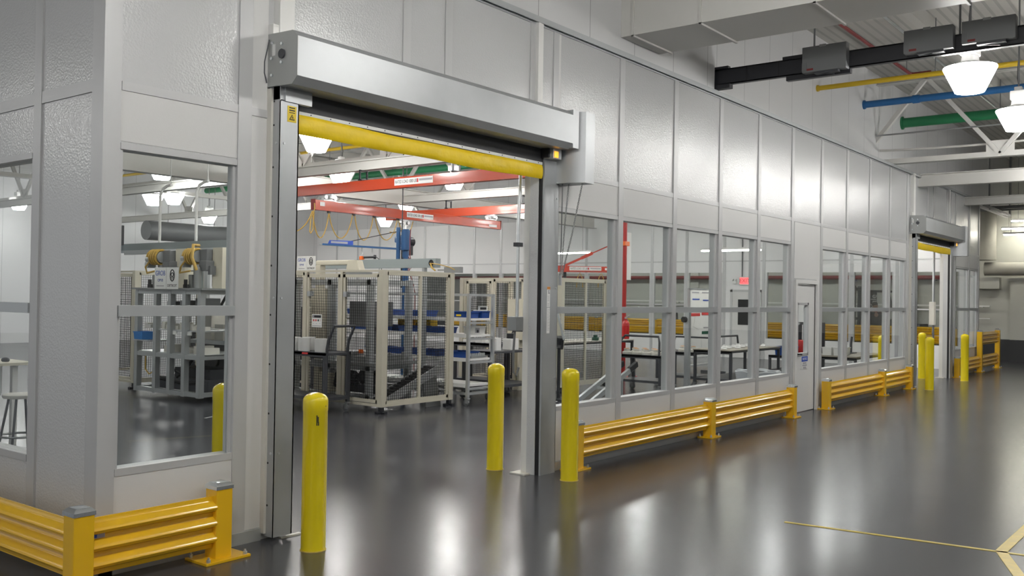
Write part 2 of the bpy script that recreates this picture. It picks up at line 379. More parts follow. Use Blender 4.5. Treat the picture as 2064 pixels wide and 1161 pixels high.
# ---- end wall of the room, with windows and a door into the corridor
EW = [(0.45, 1.95), (2.15, 3.25), (3.35, 4.5), (5.0, 5.85), (7.28, 8.46), (8.58, 9.72), (9.84, 11.0), (11.1, 12.3), (12.4, 13.55), (13.65, 14.8), (14.9, 16.08), (16.18, 17.36), (17.46, 18.66), (18.76, 19.92)]
we = MB(); prev = 0.1
for a, b in EW:
    we.box(XE - 0.1, XE, prev, a, 0, ZT); we.box(XE - 0.1, XE, a, b, 0, Z_SILL); we.box(XE - 0.1, XE, a, b, Z_HEAD - 0.03, ZT); prev = b
we.box(XE - 0.1, XE, prev, YB, 0, ZT)
struct('wall_end', we, 'white_wall')
me_ = MB()
for yy in [2.05, 3.3, 4.55, 5.93, 7.22, 8.52, 9.78, 11.05, 12.35, 13.6, 14.85, 16.13, 17.41, 18.71, 19.97, 21.25, 22.5, 23.8, 25.1]:
    me_.box(XE - 0.115, XE - 0.1, yy - 0.045, yy + 0.045, 0, ZT)
me_.box(XE - 0.11, XE - 0.1, 0.1, YB, 2.96, 3.0)
struct('trim_7', me_, 'mullion')
for a, b in EW:
    r = MB().box(XE - 0.07, XE - 0.03, a, b, Z_RAIL - 0.05, Z_RAIL - 0.01).box(XE - 0.1, XE - 0.02, a, a + 0.03, Z_SILL, Z_HEAD - 0.03).box(XE - 0.1, XE - 0.02, b - 0.03, b, Z_SILL, Z_HEAD - 0.03).build('window_%d' % wi, 'mullion'); r['kind'] = 'structure'; wi += 1
    MB().box(XE - 0.06, XE - 0.055, a + 0.03, b - 0.03, Z_SILL, Z_HEAD - 0.03).build('pane', 'glass', r)
struct('wall_upper_end', MB().box(XE - 0.1, XE, 0.42, YB, ZT, ZR), 'cladding_y')
struct('wall_back', MB().box(XC, XE, YB, YB + 0.1, 0, ZR), 'cladding')
# ---- the wall that closes the aisle and the corridor, with its dark base band
XF = 33.0
struct('wall_aisle_end', MB().box(XF, XF + 0.2, -16, 30, 0.67, ZR), 'block_wall')
struct('wall_aisle_end_band', MB().box(XF, XF + 0.2, -16, 30, 0.0, 0.67), 'wall_dark_band')
struct('pillar', MB().box(XF - 0.25, XF, -1.1, 0.21, 0.67, 2.55).box(XF - 0.29, XF, -1.14, 0.27, 2.5, 2.6), 'block_wall')
struct('pillar_band', MB().box(XF - 0.25, XF, -1.1, 0.21, 0.0, 0.67), 'wall_dark_band')
struct('wall_aisle_end_ledge', MB().box(XF - 0.35, XF, 0.50, 1.6, 2.26, 2.62), 'block_wall')
struct('wall_aisle_side', MB().box(-10, 46, -17.2, -17, 0, ZR), 'block_wall')
# ---- painted lines on the floor
L = MB()
def fl(p, q, wd): L.bar((p[0], p[1], 0.002), (q[0], q[1], 0.002), wd, 0.003)
fl((7.255, -2.65), (7.46, -4.6), 0.035); fl((7.43, -4.17), (9.6, -4.20), 0.075); fl((7.43, -4.17), (5.95, -4.70), 0.075)
tag(L.build('floor_line', 'line_yellow'), 'yellow painted line forking across the grey aisle floor', None, kind='structure')
L2 = MB().bar((9.0, 7.2, .002), (9.6, 8.3, .002), .09, .003)
tag(L2.build('floor_marking', 'line_yellow'), 'yellow floor stripe by the assembly machine', None, kind='structure')
L3 = MB().bar((7.75, 5.9, .002), (8.15, 6.05, .002), .03, .003).bar((12.9, 3.6, .002), (13.2, 3.7, .002), .04, .003).bar((13.3, 3.2, .002), (13.6, 3.3, .002), .04, .003)
L3.build('floor_marking', 'line_white')['kind'] = 'structure'
# ---- personnel door in the front partition
pd = MB().box(14.24, 14.33, -0.035, 0.1, 0, 2.04).box(15.18, 15.27, -0.035, 0.1, 0, 2.04).box(14.24, 15.27, -0.035, 0.1, 2.04, 2.10).build('door_1', 'door_white'); pd['kind'] = 'structure'
lf = MB().box(14.33, 15.18, 0.012, 0.057, 0.012, 0.92).box(14.33, 15.18, 0.012, 0.057, 1.72, 2.03).box(14.33, 14.42, 0.012, 0.057, 0.92, 1.72).box(14.86, 15.18, 0.012, 0.057, 0.92, 1.72)
leaf = lf.build('door_leaf', 'door_white', pd)
fr = MB().box(14.40, 14.44, -0.004, 0.065, 0.90, 1.74).box(14.84, 14.88, -0.004, 0.065, 0.90, 1.74).box(14.40, 14.88, -0.004, 0.065, 0.90, 0.94).box(14.40, 14.88, -0.004, 0.065, 1.70, 1.74)
fr.build('vision_frame', 'mullion', leaf)
MB().box(14.44, 14.84, 0.03, 0.036, 0.94, 1.70).build('pane', 'glass', leaf)
hd = MB().box(14.345, 14.385, 0.0, 0.012, 0.86, 1.0).cyl((14.365, -0.045, 0.93), (14.365, 0.012, 0.93), 0.014, 10).bar((14.36, -0.05, 0.93), (14.48, -0.05, 0.925), 0.018, 0.022)
hd.build('door_handle', 'black_steel', leaf)
ns = MB().box(14.60, 14.90, 0.006, 0.012, 0.66 + .02, 0.885).build('notice_sign', 'door_white', leaf)
MB().box(14.62, 14.88, 0.003, 0.006, 0.80, 0.88).build('header', 'ink_blue', ns)
text('lettering', 'NOTICE', 0.052, 'paper', ns, (14.75, 0.0025, 0.84), (1, 0, 0), (0, 0, 1), 0.0005)
for k, (a, b) in enumerate(((0.07, 0.775), (0.09, 0.74), (0.06, 0.705))):
    MB().box(14.75 - a, 14.75 + a, 0.003, 0.006, b - 0.011, b + 0.011).build('text_line', 'ink_grey', ns)
# ---- door in the end wall, exit sign above it
ed = MB().box(XE - 0.135, XE - 0.1, 6.0, 6.07, 0, 2.10).box(XE - 0.135, XE - 0.1, 6.93, 7.0, 0, 2.10).box(XE - 0.135, XE - 0.1, 6.0, 7.0, 2.03, 2.10).build('door_2', 'mullion'); ed['kind'] = 'structure'
l2 = MB().box(XE - 0.125, XE - 0.1, 6.07, 6.93, 0.01, 2.03).build('door_leaf', 'door_white', ed)
MB().box(XE - 0.131, XE - 0.125, 6.22, 6.74, 1.02, 1.80).build('pane', 'screen_off', l2)
MB().box(XE - 0.16, XE - 0.125, 6.10, 6.16, 0.9, 1.02).build('door_handle', 'black_steel', l2)
# ================================================================== roll-up doors
def roll_up_door(x, label):
    """X: offset of the door along the wall; local frame sits at the opening's first jamb"""
    r = thing('roll_up_door', label, 'roll-up door', (x + 4.2, 0, 0))
    # galvanised guide rails
    g = MB().box(0.02, 0.19, -0.125, -0.12, 0.03, 3.12).box(0.02, 0.026, -0.125, -0.002, 0.03, 3.24).box(0.18, 0.19, -0.125, -0.03, 0.03, 3.12)
    a = g.build('guide_rail', 'galv', r)
    b = MB()
    for z in (0.25, 0.55, 0.9, 1.25, 1.6, 1.95, 2.3, 2.65, 2.95, 3.12): b.cyl((0.0185, -0.06, z), (0.021, -0.06, z), 0.008, 8)
    b.build('bolt_hole', 'rubber', a)
    b = MB()
    for z in (0.62, 1.72, 2.82): b.cyl((0.06, -0.131, z), (0.06, -0.124, z), 0.009, 8).cyl((0.015, -0.09, z), (0.022, -0.09, z), 0.009, 8)
    b.build('screw', 'alu', a)
    MB().box(0.0, 0.02, -0.05, -0.001, 0.05, 3.21).build('side_strip', 'steel_cream', r)
    MB().box(0.12, 0.30, -0.10, -0.07, 0.0, 0.012).build('foot_plate', 'steel_cream', r)
    # second rail, with the brush seal in front of the jamb
    g = MB().box(3.31, 3.55, -0.066, -0.06, 0.0, 3.12).box(3.545, 3.55, -0.066, -0.002, 0.0, 3.12).box(3.30, 3.312, -0.066, -0.03, 0.0, 3.12)
    a2 = g.build('guide_rail', 'galv', r)
    MB().box(3.298, 3.33, -0.045, 0.045, 0.0, 3.1).build('brush_seal', 'rubber', r)
    b = MB()
    for z in (0.95, 1.85, 2.75): b.cyl((3.52, -0.072, z), (3.52, -0.065, z), 0.009, 8)
    b.build('screw', 'alu', a2)
    # white steel jamb posts
    MB().box(0.05, 0.18, -0.07, -0.001, 3.60, 4.49).build('jamb_post', 'white_steel', r)
    MB().box(3.305, 3.42, 0.06, 0.18, 0.0, 3.45).build('jamb_post', 'white_steel', r)
    MB().box(3.20, 3.42, 0.05, 0.24, 0.0, 0.012).build('foot_plate', 'steel_cream', r)
    MB().box(3.19, 3.27, -0.05, -0.001, 3.60, 4.49).build('jamb_post', 'white_steel', r)
    # the long coil housing
    prof = [(-0.002, 3.225), (-0.275, 3.215), (-0.33, 3.268), (-0.33, 3.545), (-0.275, 3.592), (-0.002, 3.602)]
    MB().prism(prof, 'x', 0.006, 3.40).build('coil_housing', 'galv', r)
    cap = MB().prism(prof, 'x', 0.0, 0.006).build('end_cap', 'galv_cap', r)
    MB().cyl((-0.012, -0.165, 3.44), (0.001, -0.165, 3.44), 0.034, 20).build('bearing', 'dark_grey', cap)
    b = MB()
    for yy, zz in ((-0.165, 3.51), (-0.165, 3.38), (-0.06, 3.53), (-0.055, 3.42), (-0.06, 3.30)): b.cyl((-0.014, yy, zz), (0.001, yy, zz), 0.011, 8)
    b.build('bolt', 'chrome', cap)
    MB().box(-0.002, 0.0, -0.085, -0.055, 3.44, 3.52).build('sticker', 'paper', cap)
    MB().tube([(-0.004, -0.02, 3.56), (-0.01, 0.0 - 0.012, 3.50), (-0.03, -0.006, 3.40), (-0.03, -0.006, 3.32), (-0.012, -0.012, 3.25)], 0.004, 6).build('cable', 'dark_grey', cap)
    MB().box(0.0, 0.07, -0.06, -0.003, 3.60, 3.67).build('top_bracket', 'white_steel', r)
    # brackets under the housing
    MB().box(0.02, 0.06, -0.12, -0.05, 3.13, 3.235).box(0.06, 0.30, -0.135, -0.09, 3.12, 3.232).build('bracket', 'galv', r)
    # curtain: dark fabric, pale strip with rivets, yellow bottom bar
    c = MB().box(0.24, 3.30, -0.045, -0.035, 3.0, 3.30).build('curtain', 'curtain_grey', r)
    MB().box(0.24, 3.28, -0.052, -0.034, 3.062, 3.088).build('batten', 'paper', c)
    b = MB()
    for k in range(16): b.cyl((0.36 + k * 0.19, -0.056, 3.076), (0.36 + k * 0.19, -0.05, 3.076), 0.005, 6)
    b.build('rivet', 'dark_grey', c)
    bm = MB(); n = 40; ring = []
    for i in range(n + 1):
        t = i / n; xx = 0.21 + t * 3.07; sag = 0.004 * math.sin(t * PI * 5) + 0.003 * math.sin(t * 17); zc = 3.0 - 0.01 * math.sin(PI * t)
        hh = 0.068 + 0.004 * math.sin(t * 9 + 1); dd = 0.020 + 0.004 * math.sin(t * 31)
        ring.append([(xx, -0.042 + dd * math.cos(q), zc + sag * 0.5 + hh * math.sin(q) * (1.12 if math.sin(q) < 0 else 1)) for q in [2 * PI * k / 12 for k in range(12)]])
    V = [[bm.bm.verts.new(p) for p in R_] for R_ in ring]
    for A, B in zip(V[:-1], V[1:]):
        for k in range(12): bm.bm.faces.new((A[k], A[(k + 1) % 12], B[(k + 1) % 12], B[k]))
    bm.bm.faces.new(V[0][::-1]); bm.bm.faces.new(V[-1])
    bm.build('bottom_bar', 'vinyl_yellow', r, sharp=70)
    # motor cover at the far end
    pr = [(3.50, -0.003), (3.50, -0.22), (3.58, -0.36), (3.74, -0.36), (3.74, -0.003)]
    mb = MB().prism(pr, 'z', 2.90, 3.605).build('motor_cover', 'galv', r)
    MB().prism([(3.40, -0.003), (3.40, -0.33), (3.50, -0.33), (3.50, -0.003)], 'z', 3.225, 3.60).build('coil_end', 'galv', r)
    k = MB().box(3.28, 3.42, -0.18, -0.067, 3.12, 3.225).build('sensor_box', 'galv', r)
    MB().box(3.30, 3.36, -0.188, -0.18, 3.13, 3.19).build('beacon', 'amber', k)
    MB().box(3.255, 3.29, -0.14, -0.05, 3.13, 3.225).build('end_block', 'rubber', r)
    return r
door_a = roll_up_door(0.0, 'wide galvanised roll-up door with yellow bottom bar beside the corner window')
def chain(pts, name, parent, m, link=0.028):
    mb = MB(); P = [Vector(p) for p in pts]; L = [(b - a).length for a, b in zip(P[:-1], P[1:])]; tot = sum(L); d = 0; i = 0
    while d < tot - link:
        acc = 0
        for a, b, l in zip(P[:-1], P[1:], L):
            if acc + l >= d: c = a + (b - a) * ((d - acc) / l); v = (b - a).normalized(); break
            acc += l
        sd = v.cross(Vector((0, 1, 0))).normalized() if i % 2 else v.cross(Vector((1, 0, 0))).normalized()
        q = [c + v * (link * 0.5 * math.cos(t)) * 1.0 + sd * (link * 0.26 * math.sin(t)) for t in [2 * PI * k / 8 for k in range(8)]]
        mb.tube(q, 0.0035, 4, True); d += link * 0.72; i += 1
    return mb.build(name, m, parent)
chain([(3.62, -0.30, 2.90), (3.60, -0.20, 2.4), (3.575, -0.10, 1.98)], 'hand_chain', door_a, 'steel_dull')
chain([(3.60, -0.15, 2.90), (3.58, -0.12, 2.45), (3.57, -0.09, 1.95)], 'hand_chain', door_a, 'steel_dull')
MB().tube([(3.54, -0.12, 2.9), (3.56, -0.10, 2.3), (3.56, -0.08, 1.9)], 0.003, 5).tube([(3.555, -0.10, 2.9), (3.565, -0.09, 2.3), (3.565, -0.08, 1.9)], 0.003, 5).build('pull_cord', 'mid_grey', door_a)
MB().box(3.555, 3.575, -0.10, -0.07, 1.88, 1.98).build('chain_keeper', 'galv', door_a)
st = MB().box(0.085, 0.165, -0.127, -0.125, 2.98, 3.095).build('warning_sticker', 'sticker_yellow', door_a)
MB().prism([(0.10, 2.995), (0.15, 2.995), (0.125, 3.035)], 'y', -0.1285, -0.127).build('triangle', 'ink_black', st)
MB().prism([(0.11, 3.001), (0.14, 3.001), (0.125, 3.026)], 'y', -0.130, -0.1285).build('triangle', 'sticker_yellow', st)
MB().box(0.122, 0.128, -0.1315, -0.13, 3.003, 3.018).box(0.1, 0.15, -0.1285, -0.127, 3.06, 3.068).box(0.1, 0.15, -0.1285, -0.127, 3.045, 3.05).box(0.1, 0.15, -0.1285, -0.127, 3.078, 3.086).build('mark', 'ink_black', st)
sl = MB().box(3.37, 3.42, -0.0675, -0.066, 1.66, 1.865).build('safety_sticker', 'paper', door_a)
MB().box(3.37, 3.42, -0.069, -0.0675, 1.835, 1.863).build('header', 'sticker_orange', sl)
mk = MB().box(3.39, 3.40, -0.069, -0.0675, 1.79, 1.83).box(3.385, 3.41, -0.069, -0.0675, 1.82, 1.826).bar((3.395, -0.0685, 1.81), (3.41, -0.0685, 1.795), 0.004, 0.008)
for k in range(9):
    if k != 3: mk.box(3.38, 3.405, -0.069, -0.0675, 1.67 + k * 0.0125, 1.673 + k * 0.0125)
mk.build('mark', 'ink_grey', sl)
sl2 = MB().box(3.37, 3.42, -0.0675, -0.066, 1.40, 1.652).build('safety_sticker', 'paper', door_a)
mk = MB()
for k in range(14): mk.box(3.38, 3.405 + 0.008 * (k % 2), -0.069, -0.0675, 1.43 + k * 0.0155, 1.4335 + k * 0.0155)
mk.build('mark', 'ink_grey', sl2)
roll_up_door(D2, 'galvanised roll-up door far along the aisle, past the personnel door')
# conduit with a junction box inside the first door
cd = thing('conduit_pipe', 'thin grey conduit clamped inside the first roll-up door jamb', 'conduit', (7.46, 0.22, 0))
MB().tube([(0.0, 0.0, 1.55), (0, 0, 2.5), (0.005, 0.0, 2.62), (0.022, 0.0, 2.8), (0.022, 0.0, 3.3)], 0.017, 10).build('pipe', 'alu', cd)
MB().box(-0.045, 0.04, -0.03, 0.025, 2.26, 2.30).build('clamp', 'dark_grey', cd)
MB().box(-0.09, 0.03, -0.06, 0.05, 1.42, 1.56, 0.006).build('switch_box', 'steel_dull', cd)
MB().tube([(-0.03, 0, 1.43), (-0.05, 0, 1.2), (-0.02, 0.02, 1.0), (0.03, 0.02, 0.96), (0.04, 0.0, 1.05)], 0.012, 8).build('cable', 'mid_grey', cd)

# ================================================================== guard rails
def rail_profile(s, z0, h):
    """three-rib profile: (offset towards the aisle, height)"""
    P = [(0, 0), (0.012, 0)]; k = 3
    for i in range(k):
        b = h * (0.08 + i * 0.305)
        P += [(0.012, b), (0.052, b + h * 0.05), (0.062, b + h * 0.10), (0.052, b + h * 0.16), (0.022, b + h * 0.21), (0.014, b + h * 0.25)]
    P += [(0.012, h), (0, h)]
    return [(s * a, z0 + b) for a, b in P]
def guard_post(parent, x, y, h, plate=(0.14, 0.10), py=0.0):
    p = MB().ctr((x, y, h / 2), (0.125, 0.125, h), 0.01).build('post', 'guard_yellow', parent)
    c = MB(); hw = 0.066
    pr = [(hw, h - 0.012), (hw, h + 0.010), (hw * 0.72, h + 0.030), (hw * 0.60, h + 0.034)]
    R_ = [[c.bm.verts.new((x + sx * a, y + sy * a, z)) for sx, sy in ((-1, -1), (1, -1), (1, 1), (-1, 1))] for a, z in pr]
    for A, B in zip(R_[:-1], R_[1:]):
        for k in range(4): c.bm.faces.new((A[k], A[(k + 1) % 4], B[(k + 1) % 4], B[k]))
    c.bm.faces.new(R_[0][::-1]); c.bm.faces.new(R_[-1]); c.build('post_cap', 'chrome', p)
    MB().box(x - plate[0], x + plate[0], y - plate[1] + py, y + plate[1] + py, 0.0, 0.018, 0.003).build('base_plate', 'guard_yellow', p)
    for sx in (-1, 1):
        for sy in (-1, 1):
            bx, by = x + sx * (plate[0] - 0.03), y + py + sy * (plate[1] - 0.022)
            if abs(bx - x) < 0.08 and abs(by - y) < 0.08: continue
            MB().lathe([(0.014, 0.017), (0.014, 0.036), (0.007, 0.0361), (0.007, 0.05), (0, 0.05)], (bx, by, 0), 8).build('anchor_bolt', 'alu', p)
    return p
def guard_rail(label, posts, y, h=0.47, tiers=((0.105, 0.325),), loc=None, tall=None):
    """posts along x; rails on the aisle side of the posts' inner half"""
    r = thing('guard_rail', label, 'guard rail', (posts[0], y, 0))
    for i, x in enumerate(posts): guard_post(r, x - posts[0], 0, tall if tall and i > 0 else h)
    for i, (a, b) in enumerate(zip(posts[:-1], posts[1:])):
        for z0, hh in tiers + (((tall - 0.36, 0.33),) if tall and i > 0 else ()):
            m = MB().prism(rail_profile(-1, z0, hh), 'x', a - posts[0] + 0.06, b - posts[0] - 0.06)
            for v in m.bm.verts: v.co.y += 0.02
            m.build('rail_panel', 'guard_yellow', r)
    return r
# corner run: one corner post, one rail along the front wall, one along the side wall
gc = thing('guard_rail', 'yellow three-rib guard rail wrapping the panelled wall corner', 'guard rail', (2.76, -0.24, 0))
guard_post(gc, 0, 0, 0.475); guard_post(gc, 0.975, 0.055, 0.475, (0.17, 0.12))
guard_post(gc, -0.0, 2.9, 0.475)
m = MB().prism(rail_profile(-1, 0.085, 0.335), 'x', 0.06, 0.92)
for v in m.bm.verts: v.co.y += 0.05
rp = m.build('rail_panel', 'guard_yellow', gc)
MB().box(0.085, 0.17, 0.022, 0.027, 0.30, 0.335).build('label', 'ink_grey', rp)
MB().box(0.088, 0.12, 0.0205, 0.022, 0.305, 0.33).build('label_block', 'ink_blue', rp)
m = MB().prism(rail_profile(-1, 0.085, 0.335), 'y', 0.06, 2.84)
for v in m.bm.verts: v.co.x += 0.01
m.build('rail_panel', 'guard_yellow', gc)
guard_rail('long yellow guard rail between the first roll-up door and the personnel door', [8.02, 11.08, 13.86], -0.135)
guard_rail('yellow guard rail between the personnel door and the second roll-up door', [15.37, 18.40, 20.25], -0.135)
guard_rail('stepped yellow guard rail at the end of the aisle wall, double height past the corner', [24.37, 26.80, 29.05], -0.135, tall=1.06)

# ================================================================== bollards
def make_bollard(label, loc, marks=False):
    r = thing('bollard', label, 'bollard', loc, 0, 'yellow bollards at the roll-up doors')
    R0, h = 0.084, 1.078
    pr = [(R0, 0.004), (R0, h - 0.125), (R0 + 0.002, h - 0.122), (R0 + 0.002, h - 0.055)]
    for k in range(1, 7):
        a = k / 6 * PI / 2; pr.append(((R0 + 0.002) * math.cos(a) if k < 6 else 0.0, h - 0.055 + 0.055 * math.sin(a)))
    MB().lathe(pr, (0, 0, 0), 32).build('sleeve', 'bollard_yellow', r)
    MB().lathe([(R0 + 0.006, 0.0), (R0 + 0.006, 0.006), (R0 - 0.005, 0.008)], (0, 0, 0), 32).build('floor_ring', 'line_yellow', r)
    return r
b0 = make_bollard('yellow bollard with dark scuff marks beside the galvanised door post next to the corner window', (4.28, -0.49, 0))
sm = MB()
for a, z0, z1 in ((-2.15, 0.86, 0.93), (-2.05, 0.88, 0.92), (-2.02, 0.86, 0.885), (-1.35, 0.985, 0.992)):
    sm.box(0.0845 * math.cos(a) - 0.003, 0.0845 * math.cos(a) + 0.003, 0.0845 * math.sin(a) - 0.002, 0.0845 * math.sin(a) + 0.002, z0, z1)
sm.build('scuff', 'ink_black', b0)
for loc, lab in [((4.245, 0.50, 0), 'yellow bollard seen through the corner window, inside the first roll-up door'),
                 ((7.467, 0.48, 0), 'yellow bollard inside the first roll-up door beside the white jamb post'),
                 ((7.508, -0.406, 0), 'yellow bollard in the aisle in front of the guard rail at the first roll-up door'),
                 ((20.351, -0.495, 0), 'yellow bollard in the aisle at the near post of the second roll-up door'),
                 ((20.45, 0.47, 0), 'yellow bollard behind glass, seen through the last window before the second roll-up door'),
                 ((23.319, 0.403, 0), 'yellow bollard just inside the second roll-up door, partly behind another bollard'),
                 ((23.365, -0.509, 0), 'yellow bollard in the aisle past the second roll-up door, before the stepped guard rail')]:
    c = None
    c = b0.copy(); COL.objects.link(c); c.location = loc; c['label'] = lab
    for ch in list(b0.children):
        if ch.name.startswith('scuff'): continue
        d = ch.copy(); COL.objects.link(d); d.parent = c
# ================================================================== overhead: duct, bus bar, pipes, steel, lamps
# big rectangular air duct crossing the aisle
d = thing('air_duct', 'large pale rectangular air duct crossing above the aisle from the panelled wall', 'air duct', (9.0, 0, 4.68))
MB().box(0, 0.88, -9.0, -0.002, 0.0, 0.95).build('duct_body', 'duct_white', d)
for yy in (-0.16, -0.98, -2.2, -3.4, -4.6, -5.8, -7.0, -8.2):
    MB().box(-0.018, 0.0, yy - 0.012, yy + 0.012, -0.018, 0.97).box(-0.018, 0.898, yy - 0.012, yy + 0.012, -0.02, 0.0).box(0.88, 0.898, yy - 0.012, yy + 0.012, -0.018, 0.97).build('flange', 'duct_white', d)
for yy in (-0.5, -3.0, -5.5):
    for xx in (0.05, 0.83): MB().cyl((xx, yy, 0.95), (xx, yy, 1.66), 0.008, 6).build('hanger_rod', 'mid_grey', d)
# bus duct with plug-in boxes
b = thing('bus_duct', 'black overhead bus duct running out across the aisle', 'bus duct', (11.44, 0.3, 4.60))
MB().box(-0.004, 0.006, -10, 0.015, 0.0, 0.20).box(-0.004, 0.06, -10, 0.015, 0.19, 0.205).box(-0.004, 0.06, -10, 0.015, -0.005, 0.012).box(0.02, 0.05, -10, 0.015, 0.02, 0.18).build('bus_housing', 'black_steel', b)
j = MB()
for yy in (-0.72, -1.15, -3.2, -4.2): j.box(-0.006, 0.06, yy - 0.006, yy + 0.006, 0.0, 0.2)
j.build('joint', 'rubber', b)
MB().box(-0.04, 0.06, -0.50, 0.0, -0.06, -0.005).box(-0.03, 0.05, -0.47, 0.0, 0.205, 0.235).build('end_cover', 'black_steel', b)
MB().box(-0.004, 0.07, -2.05, -1.25, -0.065, -0.01).box(-0.004, 0.05, -1.5, -1.2, 0.205, 0.245).build('tap_cover', 'black_steel', b)
for yy in (-0.22, -1.6, -3.27, -5.2, -8): MB().cyl((0.02, yy, 0.2), (0.02, yy, 1.74), 0.012, 8).build('hanger_rod', 'mid_grey', b)
for (ya, yb, za, zb, lab) in [(-1.20, -1.74, 4.575, 4.89, 'first grey plug-in switch box from the wall on the black bus duct'),
                         (-2.40, -2.93, 4.635, 4.90, 'grey plug-in switch box in the middle of the black bus duct'),
                         (-3.02, -3.56, 4.65, 4.905, 'grey plug-in switch box on the bus duct above the big glowing lamp')]:
    s = thing('switch_box', lab, 'switch box', (11.37, ya, za))
    MB().box(-0.06, 0.063, yb - ya, 0, 0, zb - za, 0.006).build('enclosure', 'box_grey', s)
    MB().box(-0.063, -0.06, -0.06, -0.0, 0.02, 0.12).build('rating_label', 'mid_grey', s)
    MB().box(-0.063, -0.06, -0.14, -0.06, 0.02, 0.045).build('red_label', 'pipe_red', s)
    MB().box(-0.05, 0.04, yb - ya + 0.1, -0.15, -0.025, 0.0).cyl((0, -0.2, -0.02), (0, -0.38, -0.045), 0.006, 6).build('handle', 'dark_grey', s)
    MB().box(-0.064, -0.06, (yb - ya) * 0.55, (yb - ya) * 0.4, zb - za - 0.02, zb - za + 0.008).build('latch', 'steel_dull', s)
# wall conduits behind the bus duct
MB().tube([(11.75, 0.30, 4.95), (11.75, 0.30, 6.3)], 0.025, 8).tube([(11.5, 0.30, 4.9), (11.5, 0.3, 5.3), (11.45, 0.30, 6.3)], 0.018, 8).build('conduit_run', 'steel_cream')
tag(bpy.data.objects['conduit_run'], 'two grey conduits rising on the white cladding behind the bus duct', 'conduit')
# coloured service pipes running over the aisle and the room
def pipe(name, x, z, r, m, label, ya=-14.0, yb=25.5, coll=()):
    t = thing(name, label, 'pipe', (x, 0.3, z))
    MB().cyl((0, ya, 0), (0, yb, 0), r, 16).build('pipe', m, t)
    q = MB()
    for yy in coll: q.cyl((0, yy - 0.06, 0), (0, yy + 0.06, 0), r * 1.22, 16)
    if coll: q.build('coupling', m, t)
    yy = ya + 0.5
    while yy < yb:
        MB().cyl((0, yy, r), (0, yy, ZR - z), 0.008, 6).build('hanger_rod', 'mid_grey', t); yy += 2.9
    MB().cyl((0, -0.012, 0), (0, 0.02, 0), r * 1.35, 16).build('wall_collar', m, t)
    return t
pipe('gas_pipe', 16.02, 5.45, 0.042, 'pipe_yellow', 'thin yellow overhead pipe entering the white cladding')
pipe('water_pipe', 18.55, 5.60, 0.065, 'pipe_blue', 'blue overhead pipe entering the white cladding', coll=(-0.95, -4))
pipe('air_pipe', 21.15, 5.65, 0.105, 'pipe_green', 'thick green overhead pipe entering the white cladding')
# red sprinkler pipe under the deck
rp_ = thing('sprinkler_pipe', 'dark red sprinkler pipe under the roof along the wall', 'sprinkler pipe', (9, -0.62, 6.02))
MB().tube([(0, 0, 0), (9.25, 0, 0), (9.3, -0.05, 0), (9.3, -0.35, 0)], 0.03, 10).build('pipe', 'pipe_red', rp_)
MB().cyl((1, 0, 0.03), (1, 0, 0.33), 0.008, 6).cyl((5, 0, 0.03), (5, 0, 0.33), 0.008, 6).cyl((9, 0, 0.03), (9, 0, 0.33), 0.008, 6).build('hanger_rod', 'mid_grey', rp_)
MB().cyl((12, -1.25, 6.05), (24, -1.25, 6.05), 0.022, 8).cyl((14, -1.25, 6.05), (14, -1.25, 6.35), 0.008, 6).cyl((20, -1.25, 6.05), (20, -1.25, 6.35), 0.008, 6).build('conduit_run', 'alu')
tag(bpy.data.objects['conduit_run.001'], 'silver conduit under the roof deck above the aisle', 'conduit')
# ---- structural steel (part of the building)
def truss(x, ya, yb, z0, z1, k0, label, along='y', pitch=2.62):
    m = MB()
    def P(a, z): return (x, a, z) if along == 'y' else (a, x, z)
    def chord(z, hw, hh):
        if along == 'y': m.box(x - hw, x - 0.012, ya, yb, z - hh, z - hh + 0.012).box(x + 0.012, x + hw, ya, yb, z - hh, z - hh + 0.012).box(x - 0.02, x - 0.01, ya, yb, z - hh, z + hh).box(x + 0.01, x + 0.02, ya, yb, z - hh, z + hh)
        else: m.box(ya, yb, x - hw, x - 0.012, z - hh, z - hh + 0.012).box(ya, yb, x + 0.012, x + hw, z - hh, z - hh + 0.012).box(ya, yb, x - 0.02, x - 0.01, z - hh, z + hh).box(ya, yb, x + 0.01, x + 0.02, z - hh, z + hh)
    chord(z0, 0.09, 0.055); chord(z1, 0.09, 0.06)
    a = k0
    while a - pitch > ya: a -= pitch
    while a < yb:
        if a > ya:
            if along == 'y': m.box(x - 0.008, x + 0.008, a - 0.24, a + 0.24, z0 - 0.05, z0 + 0.26)
            else: m.box(a - 0.24, a + 0.24, x - 0.008, x + 0.008, z0 - 0.05, z0 + 0.26)
        for s in (-1, 1):
            q = a + s * pitch / 2
            if ya <= q <= yb and ya <= a <= yb: m.bar(P(a, z0), P(q, z1), 0.09, 0.075)
        a += pitch
    o = m.build('ceiling_truss', 'truss_white'); o['kind'] = 'structure'; o['label'] = label; return o
truss(19.4, -14, 25.8, 4.575, 6.18, -1.93, 'white roof truss crossing the aisle over the wall')
truss(7.6, 0.5, 25.8, 4.575, 6.18, 3.0, 'white roof truss above the room near the first door')
truss(13.5, 0.5, 25.8, 4.575, 6.18, 5.6, 'white roof truss above the crane')
truss(18.4, XC + 0.2, XE - 0.2, 4.575, 6.18, 12.2, 'white roof truss deep in the room', 'x')
def ibeam(name, a, b, z0, hgt, wid, along, x, m='truss_white', label=None):
    q = MB(); t = 0.02
    def B(d0, d1, za, zb):
        if along == 'y': q.box(x + d0, x + d1, a, b, za, zb)
        else: q.box(a, b, x + d0, x + d1, za, zb)
    B(-wid / 2, wid / 2, z0, z0 + t); B(-wid / 2, wid / 2, z0 + hgt - t, z0 + hgt); B(-0.01, 0.01, z0 + t, z0 + hgt - t)
    o = q.build(name, m); o['kind'] = 'structure'
    if label: o['label'] = label
    return o
